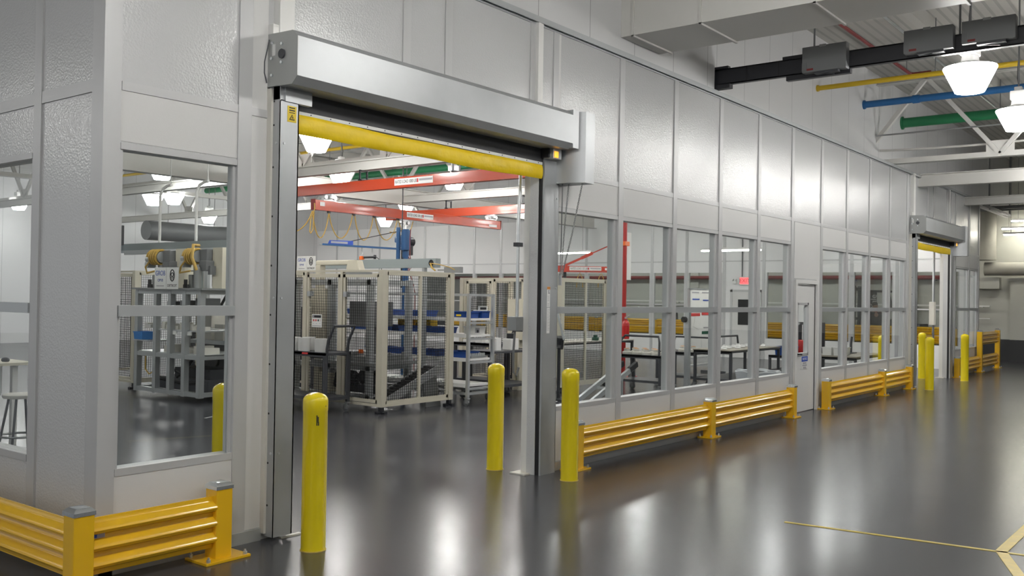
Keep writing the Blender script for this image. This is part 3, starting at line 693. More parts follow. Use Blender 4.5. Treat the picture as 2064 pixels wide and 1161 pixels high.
ibeam('ceiling_beam', -14, 0.3, 4.26, 0.27, 0.20, 'y', 21.3, label='deep white steel beam meeting the wall trim')
ibeam('ceiling_beam', -14, 0.3, 4.24, 0.20, 0.20, 'y', 25.6, label='white steel beam over the second roll-up door')
ibeam('ceiling_beam', XC + 0.2, XE - 0.2, 4.15, 0.42, 0.24, 'x', 12.0, label='heavy white steel girder seen through the corner window')
ibeam('ceiling_beam', 0.5, 26.2, 4.17, 0.20, 0.16, 'y', 12.62, label='white crane support beam above the near orange runway')
ibeam('ceiling_beam', 0.5, 26.2, 4.19, 0.20, 0.16, 'y', 17.8, label='white crane support beam above the far orange runway')
# sagging cable and rods across the aisle by the truss
MB().tube([(19.54, 0.3 - t * 14, 4.80 + 0.10 * (t * 5 - 0.6) ** 2 * (1 if t < 0.25 else 0) + (0.012 if t >= .25 else 0)) for t in [k / 40 for k in range(41)]], 0.022, 8).build('cable_run', 'truss_white')
tag(bpy.data.objects['cable_run'], 'pale cable sagging beside the roof truss over the aisle', 'cable')
MB().cyl((19.28, 0.3, 5.10), (19.28, -14, 5.14), 0.016, 8).build('tie_rod', 'steel_dull')
tag(bpy.data.objects['tie_rod'], 'thin grey rod running out over the aisle above the sagging cable', 'rod')
# ---- high-bay lamps
def make_lamp(label, loc, group=None):
    r = thing('high_bay_lamp', label, 'ceiling lamp', loc, 0, group)
    MB().lathe([(0.15, -0.155), (0.16, -0.155), (0.285, 0.105), (0.292, 0.12), (0.292, 0.135), (0.28, 0.135), (0.26, 0.105), (0.14, -0.145), (0, -0.147)], (0, 0, 0), 28).build('lamp_shade', 'lamp_shade', r)
    MB().lathe([(0.27, 0.136), (0.10, 0.20), (0.09, 0.27), (0.0, 0.27)], (0, 0, 0), 20).build('socket_dome', 'white_paint', r)
    MB().ctr((0, 0, 0.335), (0.22, 0.19, 0.13), 0.012).ctr((0, 0, 0.43), (0.12, 0.10, 0.06), 0.01).build('ballast_box', 'white_paint', r)
    MB().cyl((0, 0, 0.45), (0, 0, ZR - loc[2]), 0.012, 8).build('hanger_rod', 'mid_grey', r)
    MB().tube([(0.03, 0, 0.45), (0.07, 0.03, 0.6), (0.03, 0.02, 0.75), (0.0, 0, 0.95)], 0.006, 6).build('power_cord', 'black_steel', r)
    return r
LG = 'high-bay lamps under the roof'
l0 = make_lamp('big glowing high-bay lamp over the aisle below the bus duct switch boxes', (11.97, -2.97, 4.40), LG)
LAMPS = [((14.95, -2.98, 4.40), 'glowing high-bay lamp cut by the picture edge, just below the big one'),
         ((10.83, 7.29, 4.40), 'glowing high-bay lamp just under the yellow bottom bar of the roll-up door'),
         ((14.3, 10.53, 4.40), 'glowing high-bay lamp directly above the top orange crane beam'),
         ((19.69, 13.74, 4.40), 'glowing high-bay lamp behind the red lower crane beam label'),
         ((11.8, 12.73, 4.42), 'higher of two overlapping glowing lamps in the corner window'),
         ((11.75, 13.6, 4.42), 'glowing lamp overlapped by the topmost lamp in the corner window'),
         ((15.14, 18.48, 4.40), 'glowing lamp below the truss chord in the corner window'),
         ((15.0, 19.3, 4.40), 'glowing lamp beside the white pipe drops in the corner window'),
         ((19.87, 23.74, 4.40), 'small glowing lamp hanging low, beside the window frame nearest the roll-up door post'),
         ((13.67, 24.66, 4.40), 'glowing lamp seen through the side wall window')]
for loc, lab in LAMPS: dup(l0, loc, None, lab)
for ch in ():
    pass
AISLE_AND_FILL = [(-5, -3.3), (-2, -3.3), (1.0, -3.3), (4.0, -3.3), (7.0, -3.3), (17.9, -3), (20.9, -3), (24, -3), (3, -9), (7, -9), (-2, 4), (-2, 9), (15, -9), (21, -9)]  # pair outside the corner added to light the left wall; rest continue the aisle
for x, y in AISLE_AND_FILL: dup(l0, (x, y, 4.40), None, 'high-bay lamp out of view, aisle rows plus added fill for the left wall')
FILL_LAMPS = [(6.2, 3.6), (5.6, 9.3), (6.0, 17), (10.2, 2.4), (13.2, 2.4), (16.4, 2.4), (19.6, 2.4), (22.6, 2.4), (25.4, 2.4), (8.9, 5.6), (15.3, 6.0), (20.0, 8.2), (23.4, 8.0), (16.4, 9.0), (24, 19), (9.5, 21), (13.4, 12), (16.5, 16), (19.6, 20), (22.6, 24), (23.6, 12), (30.2, 5.5), (30.2, 9.5), (30.2, 13.5), (30.2, 17.5)]  # unseen fill lamps added to brighten the room and the corridor
for x, y in FILL_LAMPS: dup(l0, (x, y, 4.40), None, 'unseen fill lamp added above the work room and corridor, hidden by the partition')
# ---- aisle end: insulated main, fluorescent battens, dark pipework
t = thing('insulated_pipe', 'fat grey insulated pipe along the far aisle wall', 'pipe', (XF - 0.45, 0, 2.88))
MB().cyl((0, -6, 0), (0, 0.9, 0), 0.21, 20).build('pipe', 'insulation', t)
m = MB()
for yy in (-5, -3, -1.3): MB().box(-0.02, 0.44, yy - 0.02, yy + 0.02, -0.25, -0.205).build('bracket', 'mid_grey', t)
t = thing('air_duct', 'round dark grey duct hanging by the far aisle wall above the insulated pipe', 'air duct', (XF - 0.7, 0.95, 3.15))
MB().cyl((0, 0, 0), (0, 0, 3.2), 0.42, 20).build('duct_body', 'insulation', t)
def batten(label, loc, L_=1.25, tubes=2):
    r = thing('fluorescent_light', label, 'ceiling light', loc)
    MB().box(-0.07, 0.07, -L_ / 2, L_ / 2, 0.0, 0.05).build('reflector', 'white_paint', r)
    for k in range(tubes): MB().cyl((-0.04 + 0.08 * k, -L_ / 2 + 0.02, -0.02), (-0.04 + 0.08 * k, L_ / 2 - 0.02, -0.02), 0.016, 10).build('tube', 'tube_light', r)
    for yy in (-L_ / 3, L_ / 3): MB().cyl((0, yy, 0.05), (0, yy, ZR - loc[2]), 0.006, 6).build('hanger_rod', 'mid_grey', r)
    return r
batten('lower glowing fluorescent batten at the dark end of the aisle', (31.2, -0.48, 3.87))
batten('middle glowing fluorescent batten at the dark end of the aisle', (32.2, -0.25, 4.12))
batten('topmost thin glowing fluorescent batten at the dark end of the aisle', (32.5, -0.45, 4.38))
t = thing('pipe_rack', 'dark overhead pipes and hangers under the roof at the aisle end', 'pipe rack', (30.0, 0, 4.7))
m = MB()
for k, (xx, zz) in enumerate(((-1.6, -0.1), (-0.9, 0.05), (0.1, -0.12), (0.85, 0.1), (1.5, -0.05))): m.cyl((xx, -6, zz), (xx, 3.6, zz), 0.05 + 0.02 * (k % 2), 10)
m.build('pipe', 'box_grey', t)
for yy in (-4, -2, 0.05, 1.2, 3.4): MB().box(-2.0, 1.7, yy - 0.03, yy + 0.03, -0.26, -0.2).box(-1.3, -1.26, yy - 0.02, yy + .02, -0.26, 1.65).box(1.62, 1.66, yy - 0.02, yy + .02, -0.26, 1.65).build('trapeze', 'mid_grey', t)
MB().box(-2.0, -1.35, -6, 3.6, 0.6, 0.62).build('cable_tray', 'dark_grey', t)
# ================================================================== inside the room
# ---- bridge crane
def crane_beam(parent, name, p0, p1, z, hgt, m='orange', w=0.11):
    """enclosed track beam: box with a slotted lower lip"""
    q = MB()
    a = (p1[0] - p0[0], p1[1] - p0[1]); ln = math.hypot(*a)
    M = Matrix.Translation((p0[0], p0[1], 0)) @ Matrix.Rotation(math.atan2(a[1], a[0]), 4, 'Z')
    q.box(0, ln, -w / 2, w / 2, z + hgt * 0.22, z + hgt, 0.008, M).box(0, ln, -w / 2, -w / 2 + 0.02, z, z + hgt * 0.25, 0, M).box(0, ln, w / 2 - 0.02, w / 2, z, z + hgt * 0.25, 0, M)
    q.box(0, ln, -w * 0.62, -w / 2 + 0.03, z - 0.006, z + 0.012, 0, M).box(0, ln, w / 2 - 0.03, w * 0.62, z - 0.006, z + 0.012, 0, M)
    return q.build(name, m, parent)
def plate(parent, body, loc, right, size, wd, hgt, normal, rest=0.35):
    """white capacity plate with black lettering and a paler maker's strip"""
    r = Vector(right); n = Vector(normal); u = Vector((0, 0, 1)); c = Vector(loc)
    M = Matrix(((r.x, u.x, n.x, c.x), (r.y, u.y, n.y, c.y), (r.z, u.z, n.z, c.z), (0, 0, 0, 1)))
    p = MB().box(-wd / 2, wd / 2, -hgt / 2, hgt / 2, 0, 0.003, 0, M).build('capacity_plate', 'paper', parent)
    text('lettering', body, size, 'ink_black', p, c + n * 0.0045 - r * (wd * 0.5 * rest + 0.015), right, (0, 0, 1), 0.0008, fit=wd * (1 - rest) - 0.075) if body else None
    MB().box(wd / 2 - wd * rest, wd / 2 - 0.015, -hgt * 0.05, hgt * 0.25, 0.003, 0.0045, 0, M).build('print', 'ink_grey', p)
    MB().box(wd / 2 - wd * rest - 0.055, wd / 2 - wd * rest - 0.02, -hgt * 0.25, hgt * 0.3, 0.003, 0.0045, 0, M).build('mark', 'ink_red', p)
    return p
def runway(label, x, ya, yb, z=3.775, h=0.2):
    r = thing('crane_runway', label, 'crane beam', (x, ya, z))
    crane_beam(r, 'track_beam', (0, 0), (0, yb - ya), 0, h)
    yy = 0.6
    while yy < yb - ya:
        q = MB().box(-0.1, 0.1, yy - 0.05, yy + 0.05, h, h + 0.02).box(-0.1, -0.085, yy - 0.02, yy + 0.02, h, 4.18 - z).box(0.085, 0.1, yy - 0.02, yy + 0.02, h, 4.18 - z); q.box(-0.1, 0.1, yy - 0.03, yy + 0.03, 4.17 - z - 0.015, 4.17 - z).build('hanger_clamp', 'black_steel', r); yy += 2.4
    return r
rw = runway('upper orange crane runway beam with the white 1000 lbs plate', 12.62, 2.6, 10.5)
plate(rw, 'RATED LOAD 1000 LBS', (-0.058, 4.0, 0.105), (0, -1, 0), 0.088, 0.98, 0.125, (-1, 0, 0))
rw2 = runway('orange crane runway beam in the distance, ending above the red lower beam', 17.8, 2.6, 12.3)
MB().box(-0.07, 0.07, 9.7, 10.0, -0.02, 0.22, 0.01).build('end_stop', 'orange', rw2)
plate(rw2, '', (-0.058, 8.9, 0.06), (0, -1, 0), 0.05, 0.5, 0.07, (-1, 0, 0), 0.2)
br = thing('crane_bridge', 'red lower crane bridge beam with hanging yellow festoon cable', 'crane beam', (12.23, 9.0, 3.43))
crane_beam(br, 'track_beam', (0, 0), (5.88, 0), 0, 0.195, 'orange')
MB().box(-0.012, 0.0, -0.065, 0.065, -0.01, 0.21).build('end_stop', 'pipe_red', br)
MB().box(5.88, 5.895, -0.065, 0.065, -0.01, 0.21).build('end_stop', 'pipe_red', br)
plate(br, 'RATED LOAD 500 LBS', (3.0, -0.058, 0.10), (1, 0, 0), 0.078, 0.85, 0.11, (0, -1, 0))
MB().box(0.12, 0.24, -0.062, -0.058, 0.08, 0.16).build('capacity_plate', 'paper', br)
MB().box(5.42, 5.72, -0.062, -0.058, 0.03, 0.09).build('capacity_plate', 'paper', br)
for xx in (0.39, 5.57):
    q = MB().box(xx - 0.16, xx + 0.16, -0.04, 0.04, 0.2, 0.26).box(xx - 0.05, xx + 0.05, -0.15, 0.15, 0.24, 0.30).cyl((xx - 0.12, -0.07, 0.27), (xx - 0.12, 0.07, 0.27), 0.045, 12).cyl((xx + 0.12, -0.07, 0.27), (xx + 0.12, 0.07, 0.27), 0.045, 12).box(xx - 0.03, xx + 0.03, -0.12, 0.12, 0.28, 0.345)
    q.build('end_truck', 'alu', br)
# festoon cable in loops under the bridge
fest = MB(); xs = [0.12, 0.45, 0.85, 1.35, 2.05]
def loop(x0, x1, dz, y0=0.0, y1=0.0): return [(x0 + (x1 - x0) * t, y0 + (y1 - y0) * t, -0.03 - dz * (1 - (2 * t - 1) ** 2) ** 0.8) for t in [k / 14 for k in range(15)]]
for a, b_, dz in ((-0.02, 0.40, 0.52), (0.40, 1.04, 0.50), (1.10, 1.62, 0.50), (1.68, 2.34, 0.46), (2.38, 2.83, 0.30)): fest.tube(loop(a, b_, dz), 0.011, 6)
fest.tube([(-0.04, -0.08, 0.12), (-0.05, -0.1, 0.0), (-0.06, 0.0, -0.2), (-0.08, 0.0, -0.45), (-0.06, 0.0, -0.48), (0.0, 0, -0.4), (0.02, 0, -0.05)], 0.011, 6).tube(loop(-0.5, -0.02, 0.42, 0.6, 0.0), 0.011, 6)
fest.build('festoon_cable', 'hose_yellow', br)
q = MB()
for xx in (0.4, 1.07, 1.65, 2.36): q.box(xx - 0.03, xx + 0.03, -0.02, 0.02, -0.045, 0.0)
q.build('cable_trolley', 'black_steel', br)
# hoist under the bridge
hx = thing('chain_hoist', 'blue and black chain hoist hanging from the red crane bridge', 'hoist', (14.80, 9.0, 2.80))
MB().box(-0.11, 0.11, -0.1, 0.1, 0.0, 0.28, 0.02).box(-0.25, -0.1, -0.07, 0.07, 0.1, 0.24, 0.03).build('gear_case', 'blue', hx)
MB().cyl((0.1, 0, 0.14), (0.24, 0, 0.14), 0.105, 16).box(-0.02, 0.2, -0.085, 0.085, -0.16, 0.06, 0.02).build('motor', 'black_steel', hx)
MB().box(-0.03, 0.03, -0.03, 0.03, 0.28, 0.50).cyl((-0.07, -0.06, 0.55), (-0.07, 0.06, 0.55), 0.04, 10).cyl((0.07, -0.06, 0.55), (0.07, 0.06, 0.55), 0.04, 10).box(-0.1, 0.1, -0.015, 0.015, 0.48, 0.62).build('trolley', 'alu', hx)
MB().tube([(-0.12, 0, 0.27), (-0.25, 0.02, 0.34), (-0.32, 0, 0.3)], 0.012, 6).tube([(0.02, 0, 0.28), (0.0, 0.05, 0.4), (0.12, 0, 0.38), (0.18, 0, 0.22)], 0.012, 6).tube([(-0.05, -0.05, 0.28), (-0.2, -0.05, 0.38), (-0.3, 0, 0.31), (-0.45, 0, 0.32)], 0.012, 6).build('cable', 'hose_yellow', hx)
# black drop cable between roof and cage
MB().cyl((12.9, 7.2, 1.9), (12.9, 7.2, ZR), 0.012, 8).build('drop_cable', 'black_steel')
tag(bpy.data.objects['drop_cable'], 'black vertical drop cable passing behind both orange crane beams', 'cable')
# ---- blue jib crane
jb = thing('jib_crane', 'blue jib crane column and slim arm standing behind the mesh cage', 'jib crane', (12.9, 7.1, 0))
MB().cyl((0, 0, 0), (0, 0, 3.02), 0.062, 20).box(-0.2, 0.2, -0.2, 0.2, 0, 0.02).build('column', 'blue', jb)
MB().cyl((-0.10, 0.1, 2.35), (-0.10, 0.1, 3.05), 0.04, 14).cyl((-0.02, -0.02, 2.62), (-0.02, -0.02, 3.0), 0.085, 16).build('pivot_mast', 'blue', jb)
q = MB().box(-0.13, 0.09, -0.06, 0.12, 2.42, 2.45).box(-0.13, 0.09, -0.06, 0.12, 2.34, 2.37)
for xx in (-0.11, 0.07):
    for yy in (-0.04, 0.1): q.cyl((xx, yy, 2.32), (xx, yy, 2.47), 0.012, 8)
q.build('bolted_collar', 'black_steel', jb)
ax = Vector((-0.613, 0.79, 0))
A0 = Vector((-0.06, 0.06, 2.64)); A1 = A0 + ax * 1.50 + Vector((0, 0, 0.07))
MB().bar(A0, A1, 0.05, 0.035).build('boom', 'blue', jb)
MB().bar(A1, A1 + ax * 0.06, 0.045, 0.03).build('boom_tip', 'steel_dull', jb)
MB().bar(A0 + ax * 0.98 + Vector((0, 0, 0.13)), A0 + Vector((0.02, -0.03, 0.36)), 0.014, 0.014).build('tie_rod', 'black_steel', jb)
lp = [(0.92, 0.06), (1.40, 0.08), (1.37, 0.15), (0.92, 0.14)]
q = MB(); nrm = Vector((0.79, 0.613, 0)) * -0.012
F = [q.bm.verts.new(A0 + ax * s + Vector((0, 0, z)) + nrm) for s, z in lp]; G = [q.bm.verts.new(A0 + ax * s + Vector((0, 0, z)) - nrm) for s, z in lp]
for i in range(4): q.bm.faces.new((F[i], F[(i + 1) % 4], G[(i + 1) % 4], G[i]))
q.bm.faces.new(F[::-1]); q.bm.faces.new(G); q.build('name_plate', 'ink_blue', jb)
MB().bar(A0 + ax * 1.02 + Vector((0, 0, 0.10)) + nrm * 1.2, A0 + ax * 1.34 + Vector((0, 0, 0.115)) + nrm * 1.2, 0.003, 0.04).build('plate_strip', 'ink_grey', jb)
for s, nm in ((0.75, 0), (0.55, 1)):
    P0 = A0 + ax * s + Vector((0, 0, 0.07 * s / 1.5 - 0.015))
    chain([P0, P0 + Vector((0, 0, -0.14))], 'hook_chain', jb, 'steel_dull', 0.05)
P0 = A0 + ax * 0.75
t = thing('nut_runner', 'orange and black power tool hanging from the blue jib arm', 'power tool', (jb.location + P0) + Vector((0, 0, -0.23)))
MB().ctr((0, 0, 0.0), (0.085, 0.07, 0.17), 0.015).build('tool_body', 'orange_plastic', t)
MB().cyl((0.02, -0.03, 0.06), (0.15, -0.19, 0.07), 0.022, 10).cyl((0.14, -0.18, 0.07), (0.17, -0.215, 0.07), 0.04, 10).build('tool_handle', 'black_steel', t)
MB().tube([(0, 0, 0.08), (0.0, 0, 0.12), (0.02, -0.01, 0.14), (0.0, 0, 0.15)], 0.008, 6).build('hook', 'alu', t)
MB().tube([(0.17, -0.22, 0.07), (0.24, -0.28, 0.0), (0.25, -0.3, -0.3), (0.22, -0.2, -0.45)], 0.007, 6).build('hose', 'black_steel', t)
MB().tube([(12.70, 6.78, 3.0), (12.66, 6.76, 2.8), (12.66, 6.75, 2.5), (12.70, 6.72, 2.3), (12.64, 6.78, 2.2), (12.69, 6.8, 2.42), (12.66, 6.78, 2.48), (12.65, 6.75, 2.2), (12.76, 6.74, 1.95), (12.80, 6.74, 1.8), (12.80, 6.74, 0.0)], 0.008, 6).build('air_hose', 'pipe_red')
tag(bpy.data.objects['air_hose'], 'thin red air hose looping beside the blue jib column', 'hose')

# ---- mesh cages
def mesh_panel(parent, a, b, z0, z1, at, axis, name='mesh_panel', step=0.042, wire=0.0048):
    q = MB()
    def W(u0, u1, za, zb):
        if axis == 'y': q.box(at - wire / 2, at + wire / 2, u0, u1, za, zb)
        else: q.box(u0, u1, at - wire / 2, at + wire / 2, za, zb)
    u = a + step / 2
    while u < b: W(u - wire / 2, u + wire / 2, z0, z1); u += step
    z = z0 + step / 2
    while z < z1: W(a, b, z - wire / 2, z + wire / 2); z += step
    return q.build(name, 'wire_black', parent)
def cage_face(parent, a, b, at, axis, door=False, mid=()):
    """one framed bay of a machine guard"""
    def B(q, u0, u1, d, za, zb):
        if axis == 'y': q.box(at - d, at + d, u0, u1, za, zb)
        else: q.box(u0, u1, at - d, at + d, za, zb)
    n = 'door' if door else 'guard_frame'; t = 0.045; e = 0.012 if door else 0.0
    q = MB(); z0, z1 = 0.14 + e, 2.10 - e * 3
    B(q, a + e, b - e, 0.022, z0, z0 + t); B(q, a + e, b - e, 0.022, z1 - t, z1); B(q, a + e, a + e + t, 0.022, z0, z1); B(q, b - e - t, b - e, 0.022, z0, z1)
    for u in mid: B(q, u - 0.022, u + 0.022, 0.02, z0, z1)
    fr_ = q.build(n, 'cage_beige', parent)
    mesh_panel(fr_, a + e + t, b - e - t, z0 + t, z1 - t, at, axis)
    if door:
        h_ = MB(); B(h_, b - 0.10, b - 0.03, 0.04, 1.72, 1.80) ; h_.build('latch', 'alu_frame', fr_)
    return fr_
def make_cage(label, x0, y0, x1, y1, doors):
    """guard standing on posts; the sides turned to the aisle and to the corner carry doors or fixed bays"""
    r = thing('machine_guard', label, 'machine guard', (x0, y0, 0)); X, Y = x1 - x0, y1 - y0
    for px, py in ((0, 0), (X, 0), (0, Y), (X, Y)):
        p = MB().box(px - 0.045, px + 0.045, py - 0.045, py + 0.045, 0.10, 2.13).box(px - 0.02, px + 0.02, py - 0.02, py + 0.02, 0, 0.1).build('post', 'cage_beige', r)
        MB().box(px - 0.10, px + 0.10, py - 0.03, py + 0.03, 0, 0.03).box(px - 0.03, px + 0.03, py - 0.1, py + 0.1, 0, 0.03).box(px - 0.03, px + 0.03, py - 0.03, py + 0.03, 0.03, 0.10).build('foot', 'black_steel', p)
    q = MB().box(0, X, -0.025, 0.025, 2.10, 2.13).box(-0.025, 0.025, 0, Y, 2.10, 2.13).box(0, X, Y - .025, Y + .025, 2.10, 2.13).box(X - .025, X + .025, 0, Y, 2.1, 2.13)
    q.build('top_rail', 'cage_beige', r)
    MB().box(0, X, -0.025, 0.025, 0.10, 0.14).box(-0.025, 0.025, 0.025, Y, 0.10, 0.14).build('bottom_rail', 'cage_beige', r)
    cage_face(r, 0.045, X - 0.045, 0, 'x', mid=(X * 0.53,))
    u = 0.045
    for w_, dr in doors:
        if u + w_ > Y: break
        cage_face(r, u, u + w_ - 0.05, 0, 'y', dr)
        MB().box(-0.03, 0.03, u + w_ - 0.05, u + w_, 0.1, 2.1).build('post', 'cage_beige', r); u += w_
    cage_face(r, 0.045, X - 0.045, Y, 'x', mid=(X * 0.5,))
    return r
ca = make_cage('beige framed mesh machine guard standing in the roll-up door opening', 9.80, 4.52, 11.30, 8.0, [(0.86, True), (0.84, True), (0.82, False), (0.75, False)])
nt_ = MB().box(-0.034, -0.030, 1.31, 1.545, 1.235, 1.44).build('notice', 'paper', ca)
MB().box(-0.036, -0.034, 1.33, 1.53, 1.385, 1.425).build('header', 'ink_black', nt_)
MB().box(-0.037, -0.034, 1.49, 1.52, 1.39, 1.42).build('header_logo', 'ink_grey', nt_)
for k, (c_, m_) in enumerate(((1.50, 'ink_red'), (1.447, 'ink_red'), (1.392, 'ink_black'))):
    MB().cyl((-0.036, c_, 1.345), (-0.034, c_, 1.345), 0.016, 14).build('dot', m_, nt_)
text('lettering', '?', 0.035, 'ink_red', nt_, (-0.036, 1.342, 1.345), (0, -1, 0), (0, 0, 1), 0.0005)
MB().box(-0.036, -0.034, 1.33, 1.53, 1.255, 1.263).box(-0.036, -0.034, 1.34, 1.37, 1.29, 1.295).box(-0.036, -0.034, 1.42, 1.45, 1.29, 1.295).box(-0.036, -0.034, 1.49, 1.52, 1.29, 1.295).build('print', 'ink_grey', nt_)
cb = make_cage('second beige mesh machine guard, half behind the galvanised door post', 14.30, 4.45, 15.85, 6.85, [(0.82, False), (0.78, False), (0.70, True)])
cc = make_cage('beige mesh guard behind the corner window, beside the framed robot station', 9.25, 10.3, 10.6, 12.6, [(1.1, True), (1.0, True)])
# frame-mounted cabinet on the second guard
t = thing('control_cabinet', 'pale beige electrical cabinet on the second mesh guard', 'cabinet', (14.05, 5.15, 0))
MB().box(0, 0.2, 0, 0.36, 0.95, 1.72, 0.006).box(0.05, 0.15, 0.1, 0.14, 0, 0.95).box(0.05, 0.15, 0.22, 0.26, 0, 0.95).build('cabinet_body', 'robot_beige', t)
MB().box(-0.012, 0.0, 0.31, 0.325, 1.15, 1.3).build('handle', 'black_steel', t)

# ---- flow rack with trays
def caster(mb_w, mb_f, x, y, r=0.05, z=0.0, sw=0.02):
    mb_w.cyl((x - 0.016, y + sw, z + r), (x + 0.016, y + sw, z + r), r, 16)
    mb_f.box(x - 0.026, x - 0.018, y - 0.02, y + sw + 0.015, z + r * 0.7, z + r * 2.1).box(x + 0.018, x + 0.026, y - 0.02, y + sw + 0.015, z + r * 0.7, z + r * 2.1).box(x - 0.03, x + 0.03, y - 0.035, y + 0.035, z + r * 2.1, z + r * 2.1 + 0.02)
fr_ = thing('flow_rack', 'aluminium flow rack on casters with blue trays beside the mesh guard', 'rack', (11.50, 4.30, 0))
X_, Y_ = 0.62, 3.0
for px in (0, X_):
    for py in (0, 1.0, 2.0, 3.0):
        MB().box(px - 0.024, px + 0.024, py - 0.024, py + 0.024, 0.13, 1.80).build('upright', 'alu', fr_)
q = MB()
for z in (1.78, 0.19):
    q.box(0, X_, -0.02, 0.02, z - 0.02, z + 0.02).box(0, X_, Y_ - 0.02, Y_ + 0.02, z - 0.02, z + 0.02).box(-0.02, 0.02, 0, Y_, z - 0.02, z + 0.02).box(X_ - 0.02, X_ + 0.02, 0, Y_, z - 0.02, z + 0.02)
for z in (1.36, 1.10, 0.72, 0.30): q.box(0.02, X_, -0.015, 0.02, z - 0.05, z - 0.015).box(0.02, X_, Y_ - .02, Y_ + .02, z - 0.05, z - .015)
q.build('crossbar', 'alu', fr_)
SH = [1.385, 1.12, 0.735, 0.32]
for z in SH: MB().box(-0.02, X_ - 0.03, 0.03, Y_ - 0.03, z - 0.02, z + 0.015).box(-0.028, -0.02, 0.03, Y_ - 0.03, z - 0.03, z + 0.03).build('shelf_tray', 'plastic_white', fr_)
wq, fq = MB(), MB()
for px in (0, X_):
    for py in (0.0, 3.0): caster(wq, fq, px, py, 0.05)
wq.build('caster_wheel', 'mid_grey', fr_); fq.build('caster_fork', 'alu', fr_)
def tub(name, label, loc, d, m, group=None):
    """open tote with tapered sides and a rim"""
    t = thing(name, label, 'bin', loc, 0, group); q = MB(); x, y, z = d
    def ring(k, zz, o=0.0): return [q.bm.verts.new((sx * (x / 2 * k + o), sy * (y / 2 * k + o), zz)) for sx, sy in ((-1, -1), (1, -1), (1, 1), (-1, 1))]
    R_ = [ring(0.92, 0), ring(1.0, z), ring(1.0, z, 0.008), ring(1.0, z - 0.015, 0.008)]
    I_ = [ring(1.0, z, -0.006), ring(0.92, 0.008, -0.006)]
    seq = [R_[3], R_[2], I_[0], I_[1]]
    def st(A, B):
        for k in range(4): q.bm.faces.new((A[k], A[(k + 1) % 4], B[(k + 1) % 4], B[k]))
    st(R_[0], R_[1]); st(R_[1], R_[3]); st(R_[3], R_[2]); st(R_[2], I_[0]); st(I_[0], I_[1])
    q.bm.faces.new(R_[0][::-1]); q.bm.faces.new(I_[1])
    q.build('tub', m, t, sharp=20); return t
bb = tub('blue_tray', 'blue tray with a yellow label on the upper shelf of the flow rack', (11.715, 4.62, 1.403), (0.34, 0.46, 0.105), 'bin_blue')
MB().box(-0.176, -0.170, -0.12, -0.02, 0.03, 0.06).build('label', 'sticker_yellow', bb)
BG = 'blue trays in the flow rack'
def plain(o, loc, lab, grp):
    c = o.copy(); COL.objects.link(c); c.location = loc; c['label'] = lab; c['group'] = grp
    for ch in list(o.children):
        if ch.name.startswith('label'): continue
        d_ = ch.copy(); COL.objects.link(d_); d_.parent = c
    return c
bf = tub('blue_tray', 'blue tray at the open end of the flow rack under a white card', (12.01, 4.46, 1.403), (0.2, 0.20, 0.115), 'bin_blue')
for y_ in (5.55, 6.3, 7.0): plain(bb, (11.715, y_, 1.403), 'blue tray on the upper rack shelf behind the mesh', BG)
for y_ in (5.1, 5.7, 6.3, 6.9): plain(bb, (11.715, y_, 1.138), 'blue tray on the second rack shelf behind the mesh', BG)
plain(bb, (11.715, 4.62, 0.754), 'blue tray on the waist-high shelf of the flow rack', BG)
for y_ in (5.3, 5.9, 6.5): plain(bb, (11.715, y_, 0.754), 'blue tray on the third rack shelf behind the mesh', BG)
MB().box(11.90, 12.12, 4.42, 4.44, 1.517, 1.60).box(11.92, 12.1, 4.44, 4.56, 1.517, 1.53).build('white_card', 'paper'); tag(bpy.data.objects['white_card'], 'white printed card standing on the end blue tray of the rack', 'card')
MB().box(11.93, 12.09, 4.417, 4.42, 1.54, 1.58).build('print', 'ink_black', bpy.data.objects['white_card'])
pc = tub('white_carton', 'white carton with a dark print on the second shelf end of the flow rack', (11.89, 4.50, 1.138), (0.28, 0.24, 0.13), 'plastic_white')
MB().box(-0.12, -0.02, -0.125, -0.121, 0.02, 0.10).build('print', 'ink_grey', pc)
MB().cyl((-0.07, -0.128, 0.05), (-0.07, -0.124, 0.05), 0.025, 10).build('picture', 'ink_black', pc)
pt_ = thing('parts_tray', 'tray of small metal parts on the third shelf end of the flow rack', 'tray', (11.85, 4.50, 0.754))
MB().box(-0.2, 0.2, -0.14, 0.14, 0, 0.03).build('tray', 'steel_dull', pt_)
q = MB()
for i in range(8):
    for j_ in range(3): q.cyl((-0.17 + i * 0.048, -0.1 + j_ * 0.09, 0.03), (-0.17 + i * 0.048, -0.1 + j_ * 0.09, 0.075), 0.018, 8)
o_ = q.build('small_parts', 'alu', pt_); o_['kind'] = 'stuff'
yb_ = tub('yellow_bin', 'yellow bin on the rack behind the mesh, next to the aluminium post', (11.99, 6.1, 1.138), (0.19, 0.36, 0.21), 'bin_yellow')
for y_, lab in ((5.68, 'second yellow bin behind the mesh guard'), (6.9, 'yellow bin glimpsed through the guard door mesh')): plain(yb_, (11.99, y_, 1.138), lab, 'yellow bins behind the mesh')
